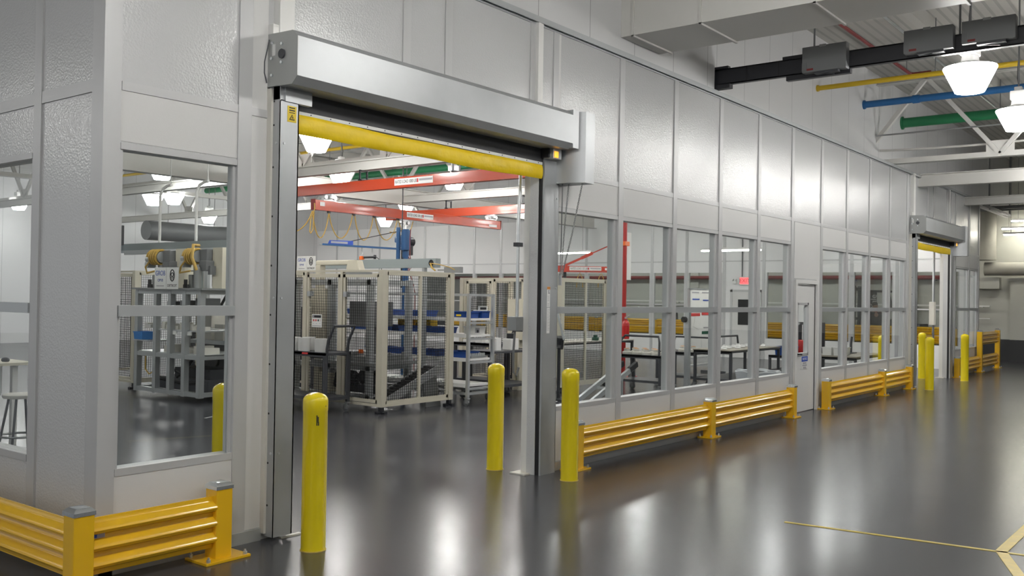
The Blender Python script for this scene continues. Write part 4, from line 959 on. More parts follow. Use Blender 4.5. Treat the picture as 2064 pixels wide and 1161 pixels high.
# ---- machinery inside the first guard
ms = thing('assembly_machine', 'aluminium framed assembly machine inside the mesh guard', 'machine', (10.05, 4.9, 0))
q = MB()
for px, py in ((0.1, 0.25), (0.1, 1.15), (0.95, 0.25), (0.95, 1.15), (0.1, 2.0), (0.95, 2.0)): q.box(px - 0.045, px + 0.045, py - 0.045, py + 0.045, 0.08, 2.0)
for z in (1.95, 0.62, 0.16): q.box(0.055, 1.0, 0.21, 0.29, z - 0.04, z + 0.04).box(0.055, 0.145, 0.2, 2.05, z - 0.04, z + 0.04).box(0.9, 0.99, 0.2, 2.05, z - 0.04, z + 0.04)
q.build('machine_frame', 'alu_frame', ms)
MB().box(0.0, 1.05, 0.1, 1.5, 0.66, 0.70).box(0.05, 0.9, 0.3, 0.55, 0.70, 0.80).box(0.1, 0.45, 0.75, 1.0, 0.7, 0.85).build('work_plate', 'steel_dull', ms)
MB().box(0.3, 0.8, 0.45, 0.95, 1.25, 1.65, 0.01).box(0.5, 0.6, 0.6, 0.7, 0.8, 1.25).build('press_head', 'mid_grey', ms)
MB().box(0.0, 0.16, 1.22, 1.72, 0.95, 1.85, 0.01).build('control_panel', 'robot_beige', ms)
MB().box(0.0, 0.02, 1.24, 1.70, 0.72, 0.92).build('drawer_front', 'dark_grey', ms)
MB().cyl((0.15, 0.5, 0.84), (0.15, 0.5, 0.9), 0.04, 12).cyl((0.12, 1.35, 0.84), (0.12, 1.35, 0.9), 0.035, 12).build('push_button', 'orange_plastic', ms)
MB().tube([(0.3, 0.5, 0.7), (0.2, 0.3, 0.6), (0.25, 0.2, 0.45), (0.4, 0.2, 0.35)], 0.02, 8).tube([(0.2, 0.9, 0.66), (0.1, 1.0, 0.5), (0.15, 1.1, 0.3), (0.4, 1.1, 0.2)], 0.025, 8).tube([(0.5, 0.5, 1.3), (0.4, 0.3, 1.2), (0.5, 0.3, 0.9)], 0.018, 8).build('cable_loom', 'rubber', ms)
MB().cyl((0.4, 0.3, 0.45), (0.4, 0.7, 0.45), 0.12, 16).cyl((0.45, 1.0, 0.38), (0.45, 1.4, 0.38), 0.15, 16).box(0.3, 0.8, 0.2, 1.4, 0.2, 0.32).build('drive_motor', 'dark_grey', ms)
MB().box(0.05, 0.25, 1.1, 1.35, 0.12, 0.5).build('side_box', 'robot_beige', ms)
q = MB()
for k in range(7): q.cyl((0.2 + 0.1 * k, 0.12, 0.72), (0.2 + 0.1 * k, 0.12, 0.78 + 0.04 * (k % 3)), 0.02, 8)
q.build('fixture', 'steel_dull', ms)
cv = thing('slope_conveyor', 'sloping metal chute with dark rollers low inside the mesh guard', 'conveyor', (9.95, 4.72, 0))
MB().prism([(0.0, 0.20), (1.2, 0.66), (1.2, 0.52), (0.0, 0.08)], 'y', -0.12, -0.09).prism([(0.0, 0.20), (1.2, 0.66), (1.2, 0.52), (0.0, 0.08)], 'y', 0.15, 0.18).build('side_plate', 'alu', cv)
q = MB()
for k in range(14): q.cyl((0.06 + k * 0.083, -0.09, 0.19 + k * 0.032), (0.06 + k * 0.083, 0.15, 0.19 + k * 0.032), 0.028, 10)
q.build('roller', 'rubber', cv)
MB().prism([(0.85, 0.5), (1.15, 0.56), (1.3, 0.0), (0.95, 0.0)], 'y', -0.08, -0.06).build('leg_plate', 'steel_dull', cv)
# robot arm boxes above the first guard
rb = thing('robot_arm', 'beige gantry arm bridging over the top of the mesh guard', 'robot', (10.4, 5.7, 0))
MB().box(-0.06, 0.06, 0.86, 0.98, 0.0, 2.24, 0.015).box(-0.06, 0.06, 0.08, 0.98, 2.235, 2.315, 0.02).prism([(-0.10, 2.10), (0.18, 2.10), (0.22, 2.18), (0.18, 2.31), (-0.02, 2.31)], 'x', -0.065, 0.065).build('arm_casting', 'robot_beige', rb)
MB().cyl((0, 0.0, 2.07), (0, 0.0, 2.12), 0.22, 20).build('turntable', 'steel_dull', rb)
# sign pair on the machine seen at the opening's edge
def sign_pair(p, right, normal, s, parent_name, labs, split=True, z2=0.0):
    r = Vector(right); n = Vector(normal); u = Vector((0, 0, 1))
    out = []
    for k, lab in enumerate(labs):
        c = Vector(p) + r * (k * s * 1.03) + u * (z2 if k else 0)
        t = thing('machine_sign', lab, 'sign', c)
        M = Matrix(((r.x, u.x, n.x, 0), (r.y, u.y, n.y, 0), (r.z, u.z, n.z, 0), (0, 0, 0, 1)))
        MB().box(-s / 2, s / 2, 0, s * 1.05, -0.004, 0.0, 0, M).build('board', 'paper', t)
        if k == 0:
            text('lettering', 'GROB', s * 0.34, 'ink_blue', t, n * 0.001 + u * (s * 0.76), right, (0, 0, 1), 0.0008, sx=0.92)
            text('lettering', 'OP10', s * 0.2, 'ink_blue', t, n * 0.001 + u * (s * 0.42), right, (0, 0, 1), 0.0008)
            MB().box(-s * 0.33, s * 0.33, s * 0.13, s * 0.17, 0, 0.0015, 0, M).build('print', 'ink_grey', t)
        else:
            q = MB()
            ringp = [n * 0.001 + r * (s * 0.17 * math.cos(a)) + u * (s * 0.66 + s * 0.27 * math.sin(a)) for a in [2 * PI * i / 28 for i in range(28)]]
            q.tube(ringp, s * 0.028, 5, True)
            q.tube([n * 0.001 + r * (s * 0.10 * math.cos(a)) + u * (s * 0.70 + s * 0.09 * math.sin(a)) for a in [2 * PI * i / 20 for i in range(20)]], s * 0.022, 5, True)
            q.box(-s * 0.13, s * 0.13, s * 0.55, s * 0.59, 0, 0.002, 0, M).box(-s * 0.1, s * 0.1, s * 0.48, s * 0.51, 0, 0.002, 0, M)
            q.build('emblem', 'ink_black', t)
            text('lettering', 'DETROIT', s * 0.19, 'ink_black', t, n * 0.001 + u * (s * 0.16), right, (0, 0, 1), 0.0008, sx=1.05)
        out.append(t)
    return out
sign_pair((10.0, 6.62, 2.135), (0, -1, 0), (-1, 0, 0), 0.225, '', ['blue lettered sign above the mesh guard at the door opening edge', 'white emblem sign on top of the mesh guard by the door post'])
# duct box behind the guard
t = thing('cable_trunking', 'long grey-green trunking box with an open round end behind the guard top', 'trunking', (11.41, 4.9, 2.22))
MB().box(-0.06, 0.06, 0, 3.2, 0, 0.15).build('trunk', 'grey_green', t)
MB().cyl((-0.062, 0.10, 0.075), (-0.058, 0.10, 0.075), 0.055, 16).build('opening', 'rubber', t)
MB().tube([(-0.07, 0.1, 0.06), (-0.1, 0.05, 0.0), (-0.09, -0.02, -0.05)], 0.014, 6).tube([(-0.07, 0.12, 0.07), (-0.1, -0.1, 0.05), (-0.1, -0.35, 0.0), (-0.1, -0.45, -0.04)], 0.008, 6).build('cable', 'hose_yellow', t)
MB().box(-0.03, 0.05, -0.50, -0.16, -0.085, 0.01).build('end_box', 'steel_dull', t)
MB().box(-0.01, 0.01, -0.17, 0.0, -0.05, -0.03).build('end_bracket', 'steel_dull', t)
for yy in (0.3, 2.9): MB().box(-0.03, 0.03, yy - 0.03, yy + 0.03, -2.22, 0).build('support', 'alu_frame', t)
# ================================================================== machine seen through the corner window
st_ = thing('test_station', 'tall aluminium framed station with two yellow-hosed robots seen through the corner window', 'machine', (8.72, 7.45, 0))
Y5 = [0.03, 0.45, 0.86, 1.28, 1.84]
q = MB()
for yy in Y5:
    q.box(-0.045, 0.045, yy - 0.045, yy + 0.045, 0.08, 1.78)
for yy in (0.03, 1.84): q.box(0.9, 0.98, yy - 0.045, yy + 0.045, 0.08, 1.78)
for z in (0.13, 0.72, 1.76): q.box(-0.04, 0.04, 0.0, 1.88, z - 0.04, z + 0.03).box(0.9, 0.98, 0, 1.88, z - 0.04, z + 0.03).box(0, 0.95, 0.0, 0.06, z - 0.04, z + 0.03).box(0, 0.95, 1.82, 1.88, z - 0.04, z + 0.03)
q.build('machine_frame', 'alu_frame', st_)
MB().box(-0.08, 1.0, -0.10, 1.95, 1.79, 1.82).build('table_top', 'steel_dull', st_)
MB().box(0.0, 0.95, 0.05, 1.3, 1.12, 1.14).box(0.0, 0.95, 0.0, 1.88, 0.74, 0.76).box(-0.1, 0.3, 1.35, 1.84, 0.93, 0.95).build('shelf', 'alu', st_)
q = MB()
for k, yy in enumerate((0.14, 0.33, 0.6, 0.75, 1.0, 1.12, 1.55, 1.65)): q.box(0.05, 0.25, yy, yy + 0.09, 1.14, 1.20 + 0.03 * (k % 3))
for k, yy in enumerate((0.1, 0.25, 0.55, 1.0, 1.1)): q.box(0.1, 0.4, yy, yy + 0.12, 0.76, 0.86 + 0.03 * (k % 2))
q.build('fixture_block', 'steel_cream', st_)
MB().box(0.0, 0.02, 0.3, 0.42, 1.06, 1.12).box(0.0, 0.02, 0.72, 0.84, 1.06, 1.12).build('shelf_tag', 'paper', st_)
MB().tube([(0.1, 0.35, 0.72), (0.05, 0.45, 0.55), (0.1, 0.7, 0.42), (0.05, 0.9, 0.5), (0.1, 1.0, 0.65)], 0.025, 8).tube([(0.1, 0.6, 0.7), (0.1, 0.55, 0.5), (0.15, 0.9, 0.35)], 0.02, 8).tube([(0.2, 0.3, 0.3), (0.2, 0.8, 0.25), (0.2, 1.5, 0.3)], 0.03, 8).build('cable_loom', 'rubber', st_)
MB().tube([(0.0, 1.6, 0.7), (0.0, 1.6, 0.45), (-0.02, 1.45, 0.38), (0.0, 1.3, 0.45)], 0.012, 6).build('air_line', 'hose_yellow', st_)
MB().box(0.2, 0.9, 0.1, 1.7, 0.14, 0.34).box(0.3, 0.8, 0.2, 1.2, 0.34, 0.5).build('base_unit', 'dark_grey', st_)
MB().box(0.05, 0.35, 0.5, 0.7, 1.45, 1.62).box(0.1, 0.4, 0.95, 1.15, 1.42, 1.6).box(0.1, 0.4, 0.1, 0.35, 1.4, 1.66).build('tool_head', 'mid_grey', st_)
MB().box(0.02, 0.25, 0.56, 0.76, 1.40, 1.50).build('part_tray', 'bin_blue', st_)
tb_ = tub('blue_crate', 'bright blue crate on the side shelf of the framed station', (8.72, 9.09, 0.953), (0.26, 0.26, 0.13), 'tray_blue')
# beige columns and robots on the table
def gantry_robot(label, y0, hose_dir):
    r = thing('gantry_robot', label, 'robot', (8.72, y0, 1.82))
    MB().box(0.3, 0.5, -0.42, -0.16, 0, 0.66).build('column', 'robot_beige', r)
    MB().box(0.28, 0.34, 0.14, 0.34, 0, 0.62).build('side_post', 'grey_green', r)
    MB().box(0.2, 0.44, -0.14, 0.10, 0.40, 0.64, 0.02).box(0.15, 0.35, -0.2, 0.0, 0.28, 0.45, 0.02).box(0.2, 0.3, -0.25, -0.18, 0.22, 0.36).build('drive_head', 'mid_grey', r)
    MB().cyl((0.18, 0.05, 0.52), (0.18, 0.34, 0.50), 0.095, 16).build('arm_sleeve', 'steel_dull', r)
    q = MB(); pts = []
    for i in range(60):
        t = i / 59; a = t * 2 * PI * 4.5; pts.append((0.18 + 0.11 * math.cos(a), 0.06 + 0.27 * t, 0.52 + 0.12 * math.sin(a)))
    q.tube(pts, 0.020, 6)
    q.tube([(0.1, 0.3, 0.45), (0.06, 0.36, 0.35), (0.08, 0.28 + hose_dir, 0.25), (0.1, 0.15, 0.28)], 0.016, 6)
    q.build('hose_wrap', 'hose_yellow', r)
    MB().cyl((0.18, 0.34, 0.5), (0.18, 0.47, 0.49), 0.07, 14).box(0.1, 0.26, 0.36, 0.46, 0.34, 0.44, 0.01).build('wrist', 'alu', r)
    MB().cyl((0.12, -0.02, 0.0), (0.12, -0.02, 0.34), 0.055, 14).cyl((0.12, -0.02, 0.34), (0.12, -0.02, 0.38), 0.03, 10).box(0.07, 0.2, 0.06, 0.16, 0.0, 0.22, 0.01).cyl((0.12, 0.02, 0.28), (0.12, 0.22, 0.28), 0.012, 8).build('spindle', 'steel_dull', r)
    MB().cyl((0.05, 0.2, 0.05), (0.05, 0.2, 0.14), 0.03, 10).box(0.03, 0.1, 0.14, 0.24, 0, 0.06).build('grip', 'rubber', r)
    return r
gantry_robot('yellow-hosed robot at the side of the blue lettered sign in the corner window', 8.85, 0.06)
gantry_robot('yellow-hosed robot beside the emblem sign in the corner window', 7.80, 0.14)
sign_pair((8.60, 8.46, 1.80), (0, -1, 0), (-1, 0, 0), 0.335, '', ['blue lettered sign standing on the robot table in the corner window', 'white emblem sign on the robot table in the corner window'])
MB().tube([(8.75, 7.62, 2.50), (8.6, 7.55, 2.5), (8.55, 7.5, 2.3), (8.6, 7.45, 2.1)], 0.025, 8).build('hose_bundle', 'hose_yellow'); tag(bpy.data.objects['hose_bundle'], 'yellow hose bundle dropping by the emblem sign robot', 'hose')
gb = thing('gantry_beam', 'long grey-green gantry beam over the two yellow-hosed robots', 'gantry', (10.5, 9.0, 2.56))
MB().box(-0.1, 0.1, 0.0, 5.0, 0.0, 0.17).build('beam', 'grey_green', gb)
MB().box(-0.18, -0.1, 0.3, 3.6, -0.06, 0.0).box(-0.14, -0.10, 0.0, 5.0, -0.02, 0.03).build('guide_track', 'alu', gb)
for yy in (0.2, 4.8): MB().box(-0.06, 0.06, yy - 0.06, yy + 0.06, -2.56, 0).build('support', 'alu_frame', gb)
for k, (yy, xx) in enumerate(((10.35, 10.5), (11.6, 10.5), (9.35, 10.7), (9.2, 10.9))):
    t = thing('service_drop', 'white vertical service pipe with a bent top dropping to the gantry beam', 'pipe', (xx, yy, 2.73), 0, 'white service drops')
    MB().tube([(0, 0, 0), (0, 0, 0.95), (0.02, -0.05, 1.08), (0.05, -0.16, 1.14), (0.05, -0.3, 1.15)], 0.028, 10).cyl((0.05, -0.28, 1.15), (0.05, -0.28, ZR - 2.73), 0.01, 6).build('pipe', 'white_steel', t)
t = thing('service_drop', 'thin blue vertical pipe crossing the corner window view', 'pipe', (10.3, 12.9, 0))
MB().cyl((0, 0, 0), (0, 0, ZR), 0.03, 10).build('pipe', 'pipe_blue', t)
mo = thing('hanging_monitor', 'light blue overhead monitor hanging beside the corner window mullion', 'monitor', (9.5, 11.55, 2.62))
MB().box(-0.02, 0.03, -0.33, 0.33, 0.0, 0.38, 0.005).build('casing', 'black_steel', mo)
s_ = MB().box(-0.024, -0.02, -0.31, 0.31, 0.02, 0.36).build('screen', 'screen', mo)
MB().box(-0.026, -0.024, -0.28, -0.15, 0.08, 0.13).build('status_block', 'screen_green', s_)
MB().cyl((0.02, 0, 0.38), (0.02, 0, ZR - 2.62), 0.025, 8).build('mount_pole', 'mid_grey', mo)
# black monitors and equipment right of the station
t = thing('panel_stand', 'equipment frame with two black screens standing beside the framed robot station', 'machine', (9.3, 8.32, 0)); t.location = (10.02, 8.36, 0)
MB().box(-0.03, 0.03, -0.05, 0.05, 0, 2.4).box(-0.03, 0.03, 0.85, 0.95, 0, 2.4).box(-0.03, 0.03, -0.05, 0.95, 2.35, 2.4).box(-0.25, 0.5, -0.1, 1.0, 0.85, 0.92).build('frame', 'alu_frame', t)
MB().box(-0.06, -0.03, 0.12, 0.66, 2.08, 2.29).box(-0.06, -0.03, 0.12, 0.66, 1.86, 2.07).build('screen', 'screen_off', t)
MB().box(-0.15, 0.3, -0.05, 0.95, 0.12, 0.84).build('cabinet', 'dark_grey', t)
MB().box(-0.2, 0.3, 0.1, 0.35, 0.92, 1.2).box(-0.2, 0.3, 0.45, 0.8, 0.92, 1.35).build('unit', 'steel_cream', t)
MB().tube([(-0.1, 0.2, 0.85), (-0.15, 0.3, 0.5), (-0.1, 0.6, 0.3), (0, 0.8, 0.1)], 0.03, 8).build('cable_loom', 'rubber', t)
t = thing('air_duct', 'dark round air duct far back under the roof in the corner window', 'air duct', (17.0, 23.0, 3.78))
MB().cyl((0, 0, 0), (5.0, 0, 0), 0.32, 20).build('duct_body', 'mid_grey', t)
for xx in (0.8, 2.6, 4.4): MB().cyl((xx, 0, 0.32), (xx, 0, ZR - 3.78), 0.01, 6).build('hanger_rod', 'mid_grey', t)
t = thing('machining_center', 'dark machine body with hoses behind the framed station', 'machine', (11.0, 8.75, 0))
MB().box(0, 1.6, 0, 2.6, 0.0, 1.05, 0.02).box(0.2, 1.4, 0.3, 2.3, 1.05, 1.5, 0.02).build('base_casting', 'dark_grey', t)
MB().box(-0.02, 0.0, 0.3, 1.1, 0.3, 0.9).box(-0.02, 0.0, 1.4, 2.3, 0.3, 0.9).build('access_door', 'mid_grey', t)
MB().tube([(0.1, 0.4, 1.5), (0.0, 0.6, 1.7), (0.1, 1.0, 1.75), (0.2, 1.4, 1.5)], 0.03, 8).tube([(0.3, 1.2, 1.5), (0.2, 1.5, 1.8), (0.3, 1.9, 1.5)], 0.03, 8).build('hose_bundle', 'rubber', t)
# workbench and stool by the side wall
wb = thing('workbench', 'grey workbench with a small black mouse seen through the side wall window', 'workbench', (4.2, 5.35, 0))
MB().box(-1.05, 0.95, 0, 0.8, 0.90, 0.93).build('bench_top', 'robot_beige', wb)
for px in (-1.0, 0.75): 
    for py in (0.1, 0.7): MB().box(px - 0.03, px + 0.03, py - 0.03, py + 0.03, 0.0, 0.90).build('leg', 'white_steel', wb)
MB().box(-0.3, 0.85, 0.62, 0.78, 0.52, 0.88).build('back_box', 'white_steel', wb)
MB().tube([(0.2, 0.3, 0.88), (0.1, 0.3, 0.7), (0.3, 0.35, 0.66), (0.45, 0.3, 0.72)], 0.015, 6).build('cable', 'hose_yellow', wb)
t = thing('mouse', 'small black mouse on the grey workbench', 'mouse', (4.92, 5.6, 0.93)); MB().sphere((0, 0, 0.02), 0.06, 12, (0.7, 1, 0.5)).build('mouse_body', 'rubber', t)
so = thing('stool', 'round shop stool with a foot ring seen low in the side wall window', 'stool', (4.72, 4.77, 0))
MB().lathe([(0.17, 0.60), (0.18, 0.615), (0.18, 0.635), (0.165, 0.645), (0, 0.645)], (0, 0, 0), 28).build('seat', 'steel_cream', so)
for k in range(4):
    a = PI / 4 + k * PI / 2; MB().cyl((0.12 * math.cos(a), 0.12 * math.sin(a), 0.60), (0.23 * math.cos(a), 0.23 * math.sin(a), 0.0), 0.013, 10).build('leg', 'dark_grey', so)
MB().torus((0, 0, 0.2), 0.2, 0.012, 'z', 28, 8).build('foot_ring', 'steel_dull', so)

# ================================================================== carts and tables
def push_cart(name, label, loc, lx, ly, ht, hh, m='dark_grey', hs=1, rz=0.0, lower=True):
    """shop cart: deck, lower deck, four legs, casters, raked handle hoop at one end"""
    r = thing(name, label, 'cart', loc, rz)
    MB().box(-lx / 2, lx / 2, -ly / 2, ly / 2, ht - 0.035, ht).box(-lx / 2, -lx / 2 + .02, -ly / 2, ly / 2, ht - 0.06, ht + .01).box(lx / 2 - .02, lx / 2, -ly / 2, ly / 2, ht - 0.06, ht + .01).build('deck', m, r)
    if lower: MB().box(-lx / 2, lx / 2, -ly / 2, ly / 2, 0.19, 0.235).build('lower_deck', m, r)
    for sx in (-1, 1):
        for sy in (-1, 1):
            x_, y_ = sx * (lx / 2 - 0.025), sy * (ly / 2 - 0.025)
            MB().box(x_ - 0.024, x_ + 0.024, y_ - 0.024, y_ + 0.024, 0.15, ht - 0.03).build('leg', m, r)
            w_, f_ = MB(), MB(); caster(w_, f_, x_, y_, 0.06); c_ = w_.build('caster_wheel', 'mid_grey', r); f_.build('caster_fork', 'steel_dull', c_)
    if hh:
        e = hs * lx / 2
        MB().tube([(e - hs * 0.02, -ly / 2 + 0.03, ht), (e, -ly / 2 + 0.03, ht + (hh - ht) * 0.45), (e + hs * 0.10, -ly / 2 + 0.03, hh), (e + hs * 0.10, ly / 2 - 0.03, hh), (e, ly / 2 - 0.03, ht + (hh - ht) * 0.45), (e - hs * 0.02, ly / 2 - 0.03, ht)], 0.02, 8).build('handle', m, r)
    return r
# cart with white cups in the doorway
c1 = push_cart('push_cart', 'dark grey push cart of white cups in the roll-up door opening', (9.42, 5.78, 0), 0.5, 1.45, 0.89, 0, hs=1)
MB().tube([(-0.2, -0.70, 0.3), (-0.2, -0.71, 0.95), (-0.2, -0.74, 1.08), (-0.2, -0.86, 1.29), (0.2, -0.86, 1.29), (0.2, -0.74, 1.08), (0.2, -0.71, 0.95), (0.2, -0.70, 0.3)], 0.022, 8).build('handle', 'dark_grey', c1)
MB().box(-0.26, -0.25, -0.35, -0.22, 0.86, 0.885).build('red_tag', 'ink_red', c1)
cup0 = None
CUPS = [((-0.12, -0.48), 'white cup on the push cart beside the raked handle'), ((-0.12, -0.10), 'white cup second along the push cart edge'), ((-0.10, 0.16), 'white cup half behind the cart handle post'),
        ((-0.12, 0.50), 'white cup at the push cart edge close to the door post'), ((0.10, 0.05), 'white cup in the back line of the push cart'), ((0.10, 0.56), 'white cup in the back line of the cart by the door post')]
for (dx, dy), lab in CUPS:
    loc = (9.42 + dx, 5.78 + dy, 0.893)
    if cup0 is None:
        cup0 = thing('cup', lab, 'cup', loc, 0, 'white cups on the push cart')
        MB().lathe([(0.085, 0), (0.088, 0.01), (0.098, 0.19), (0.101, 0.20), (0.094, 0.20), (0.083, 0.02), (0, 0.02)], (0, 0, 0), 24).build('cup_body', 'plastic_white', cup0)
    else: dup(cup0, loc, None, lab)
# second grey cart behind the flow rack
c2 = push_cart('push_cart', 'dark grey cart with a raked handle behind the flow rack and the bollard', (13.0, 4.85, 0), 1.3, 0.62, 0.82, 1.14, hs=1)
t = thing('white_box', 'white box holding a dark part on the cart behind the flow rack', 'box', (13.15, 4.72, 0.823)); MB().box(-0.12, 0.12, -0.09, 0.09, 0, 0.2, 0.008).build('box_body', 'plastic_white', t); MB().cyl((0, 0, 0.2), (0, 0, 0.29), 0.08, 14).build('dark_part', 'black_steel', t)
t = thing('white_box', 'small white box on the cart beside the box with the dark part', 'box', (12.75, 4.75, 0.823)); MB().box(-0.07, 0.07, -0.08, 0.08, 0, 0.22, 0.006).build('box_body', 'plastic_white', t)
# table with white parts further in, dark stand beside it
t3 = push_cart('work_table', 'dark steel table with white parts behind the cart, near the second mesh guard', (13.5, 5.7, 0), 0.5, 0.9, 0.9, 0)
for k, yy in enumerate((5.4, 5.65, 5.95)):
    t = thing('white_part', 'flat white part on the dark steel table by the second guard', 'part', (13.47, yy, 0.9), 0, 'white parts on the steel table'); MB().box(-0.1, 0.1, -0.08, 0.08, 0, 0.05 + 0.02 * (k % 2), 0.01).build('part_body', 'plastic_white', t)

# ================================================================== seen through the long window row
# tablet stand in front of the second guard
t = thing('operator_panel', 'tilted pale operator panel on a black arm seen in the window beside the roll-up door', 'operator panel', (13.3, 3.75, 0))
M = Matrix.Translation((0, 0, 1.27)) @ Matrix.Rotation(math.radians(35), 4, 'Z') @ Matrix.Rotation(math.radians(-14), 4, 'X')
MB().box(-0.16, 0.16, -0.02, 0.02, -0.24, 0.24, 0.01, M).box(-0.17, 0.17, 0.02, 0.05, 0.18, 0.42, 0.01, M).build('panel_body', 'alu', t)
q = MB()
for zz in (-0.1, 0.02, 0.12): q.box(0.08, 0.14, -0.024, -0.02, zz - 0.012, zz + 0.012, 0, M)
q.build('button', 'mid_grey', t)
MB().tube([(0.02, 0.02, 1.08), (0.05, 0.05, 0.95), (0.03, 0.05, 0.88)], 0.07, 10).cyl((0.03, 0.05, 0), (0.03, 0.05, 0.9), 0.03, 10).box(-0.2, 0.26, -0.18, 0.28, 0, 0.03).build('stand', 'black_steel', t)
# long bench behind the second guard
lb = push_cart('work_table', 'long pale-topped table running behind the mesh guard to the red jib post', (16.15, 5.35, 0), 3.4, 0.75, 0.86, 0, lower=False)
MB().box(-1.7, 1.7, -0.39, 0.39, 0.86, 0.885).build('table_top', 'steel_cream', lb)
for k in range(7):
    t = thing('casting', 'dark green casting on the long pale-topped table', 'casting', (16.5 + 0.16 * k + 0.0, 5.1 + 0.1 * (k % 3), 0.885), 0, 'dark castings on the long table')
    MB().lathe([(0.07, 0), (0.07, 0.05), (0.04, 0.06), (0.04, 0.1), (0, 0.1)], (0, 0, 0), 12).build('casting_body', 'ink_green', t)
ex = thing('fire_extinguisher', 'red fire extinguisher in front of the red jib post', 'fire extinguisher', (17.72, 5.1, 0.885))
MB().lathe([(0.075, 0), (0.08, 0.01), (0.08, 0.32), (0.06, 0.38), (0.025, 0.41), (0.025, 0.44), (0, 0.44)], (0, 0, 0), 20).build('cylinder_body', 'ext_red', ex)
MB().box(-0.02, 0.02, -0.02, 0.02, 0.43, 0.48).bar((0.0, 0, 0.47), (0.12, -0.03, 0.52), 0.02, 0.012).tube([(0.02, 0.0, 0.45), (0.1, 0, 0.4), (0.11, 0, 0.2)], 0.01, 6).build('valve_handle', 'alu', ex)
# red jib crane
rj = thing('jib_crane', 'red jib crane post with a horizontal arm and tie bar behind the windows', 'jib crane', (18.25, 5.5, 0))
MB().cyl((0, 0, 0), (0, 0, 3.75), 0.075, 20).box(-0.25, 0.25, -0.25, 0.25, 0, 0.025).build('column', 'red', rj)
av = Vector((-0.613, 0.79, 0)); H0 = 2.42
MB().bar(Vector((0, 0, H0)), av * 1.48 + Vector((0, 0, H0)), 0.05, 0.115).bar(av * 1.22 + Vector((0, 0, H0)), av * 1.52 + Vector((0, 0, H0)), 0.08, 0.13).bar(Vector((0, 0, H0 - 0.07)), av * 1.5 + Vector((0, 0, H0 - 0.07)), 0.09, 0.015).build('boom', 'jib_red', rj)
MB().bar(av * 1.34 + Vector((0, 0, H0 + 0.06)), av * 0.95 + Vector((0, 0, H0 + 0.24)), 0.05, 0.05).bar(av * 0.95 + Vector((0, 0, H0 + 0.24)), av * 0.7 + Vector((0, 0, H0 + 0.36)), 0.035, 0.07).bar(av * 0.7 + Vector((0, 0, H0 + 0.36)), Vector((0, 0, H0 + 0.68)), 0.02, 0.025).build('tie_bar', 'jib_red', rj)
nn = Vector((-0.79, -0.613, 0))
plate(rj, 'RATED LOAD 150 LBS', av * 0.86 + Vector((0, 0, H0 + 0.003)) + nn * 0.027, -av, 0.062, 0.72, 0.082, nn)
MB().bar(av * 0.22 + Vector((0, 0, H0)) + nn * 0.028, av * 0.42 + Vector((0, 0, H0)) + nn * 0.028, 0.003, 0.05).build('capacity_plate', 'paper', rj)
MB().bar(Vector((0, 0, 3.2)) + nn * 0.04, Vector((0, 0, 2.2)) + nn * 0.04, 0.02, 0.02).build('cable_strip', 'paper', rj)
MB().box(-0.10, 0.1, -0.1, 0.1, 2.95, 3.05, 0.01).build('collar', 'orange_plastic', rj)
q = MB()
for s in (0.98, 0.5): q.tube([av * (s - 0.07) + Vector((0, 0, 2.0)), av * (s - 0.05) + Vector((0, 0, 2.22)), av * s + Vector((0, 0, 2.33)), av * (s + 0.05) + Vector((0, 0, 2.22)), av * (s + 0.07) + Vector((0, 0, 2.0))], 0.011, 6)
q.build('festoon_cable', 'hose_yellow', rj)
MB().bar(av * 1.32 + Vector((0, 0, 2.34)), av * 1.32 + Vector((0, 0, 2.15)), 0.05, 0.05).bar(av * 0.3 + Vector((0, 0, 2.40)), av * 0.3 + Vector((0, 0, 2.25)), 0.09, 0.12).build('trolley', 'black_steel', rj)
wc = thing('instruction_board', 'white instruction board behind the red jib post', 'board', (18.5, 5.75, 2.2)); MB().box(0, 0.5, 0, 0.02, 0, 1.1).build('board', 'paper', wc); MB().box(0.2, 0.25, 0.02, 0.05, -2.2, 1.1).build('pole', 'mid_grey', wc)
# ceiling-hung light over that bay
batten('fluorescent fixture glowing above the red jib arm', (22.0, 9.6, 3.05), 1.5)
batten('long fluorescent fixture glowing beside the exit sign', (20.5, 3.95, 2.95), 1.5)
# sloping aluminium rail in the window
rl = thing('slide_rail', 'sloping aluminium slide rail with black end caps behind the second window', 'slide', (13.1, 3.0, 0))
MB().bar((0.0, 0, 0.02), (1.45, 0.0, 0.57), 0.05, 0.085).bar((0.0, 0.28, 0.02), (1.45, 0.28, 0.57), 0.05, 0.085).box(0.6, 0.66, 0, 0.28, 0.2, 0.24).build('rail', 'alu', rl)
MB().bar((1.25, 0, 0.505), (1.5, 0, 0.60), 0.06, 0.095).bar((1.25, 0.28, 0.505), (1.5, 0.28, 0.60), 0.06, 0.095).build('end_cap', 'rubber', rl)
MB().box(1.0, 1.05, 0.0, 0.05, 0, 0.4).box(1.0, 1.05, 0.24, 0.29, 0, 0.4).build('leg', 'alu', rl)
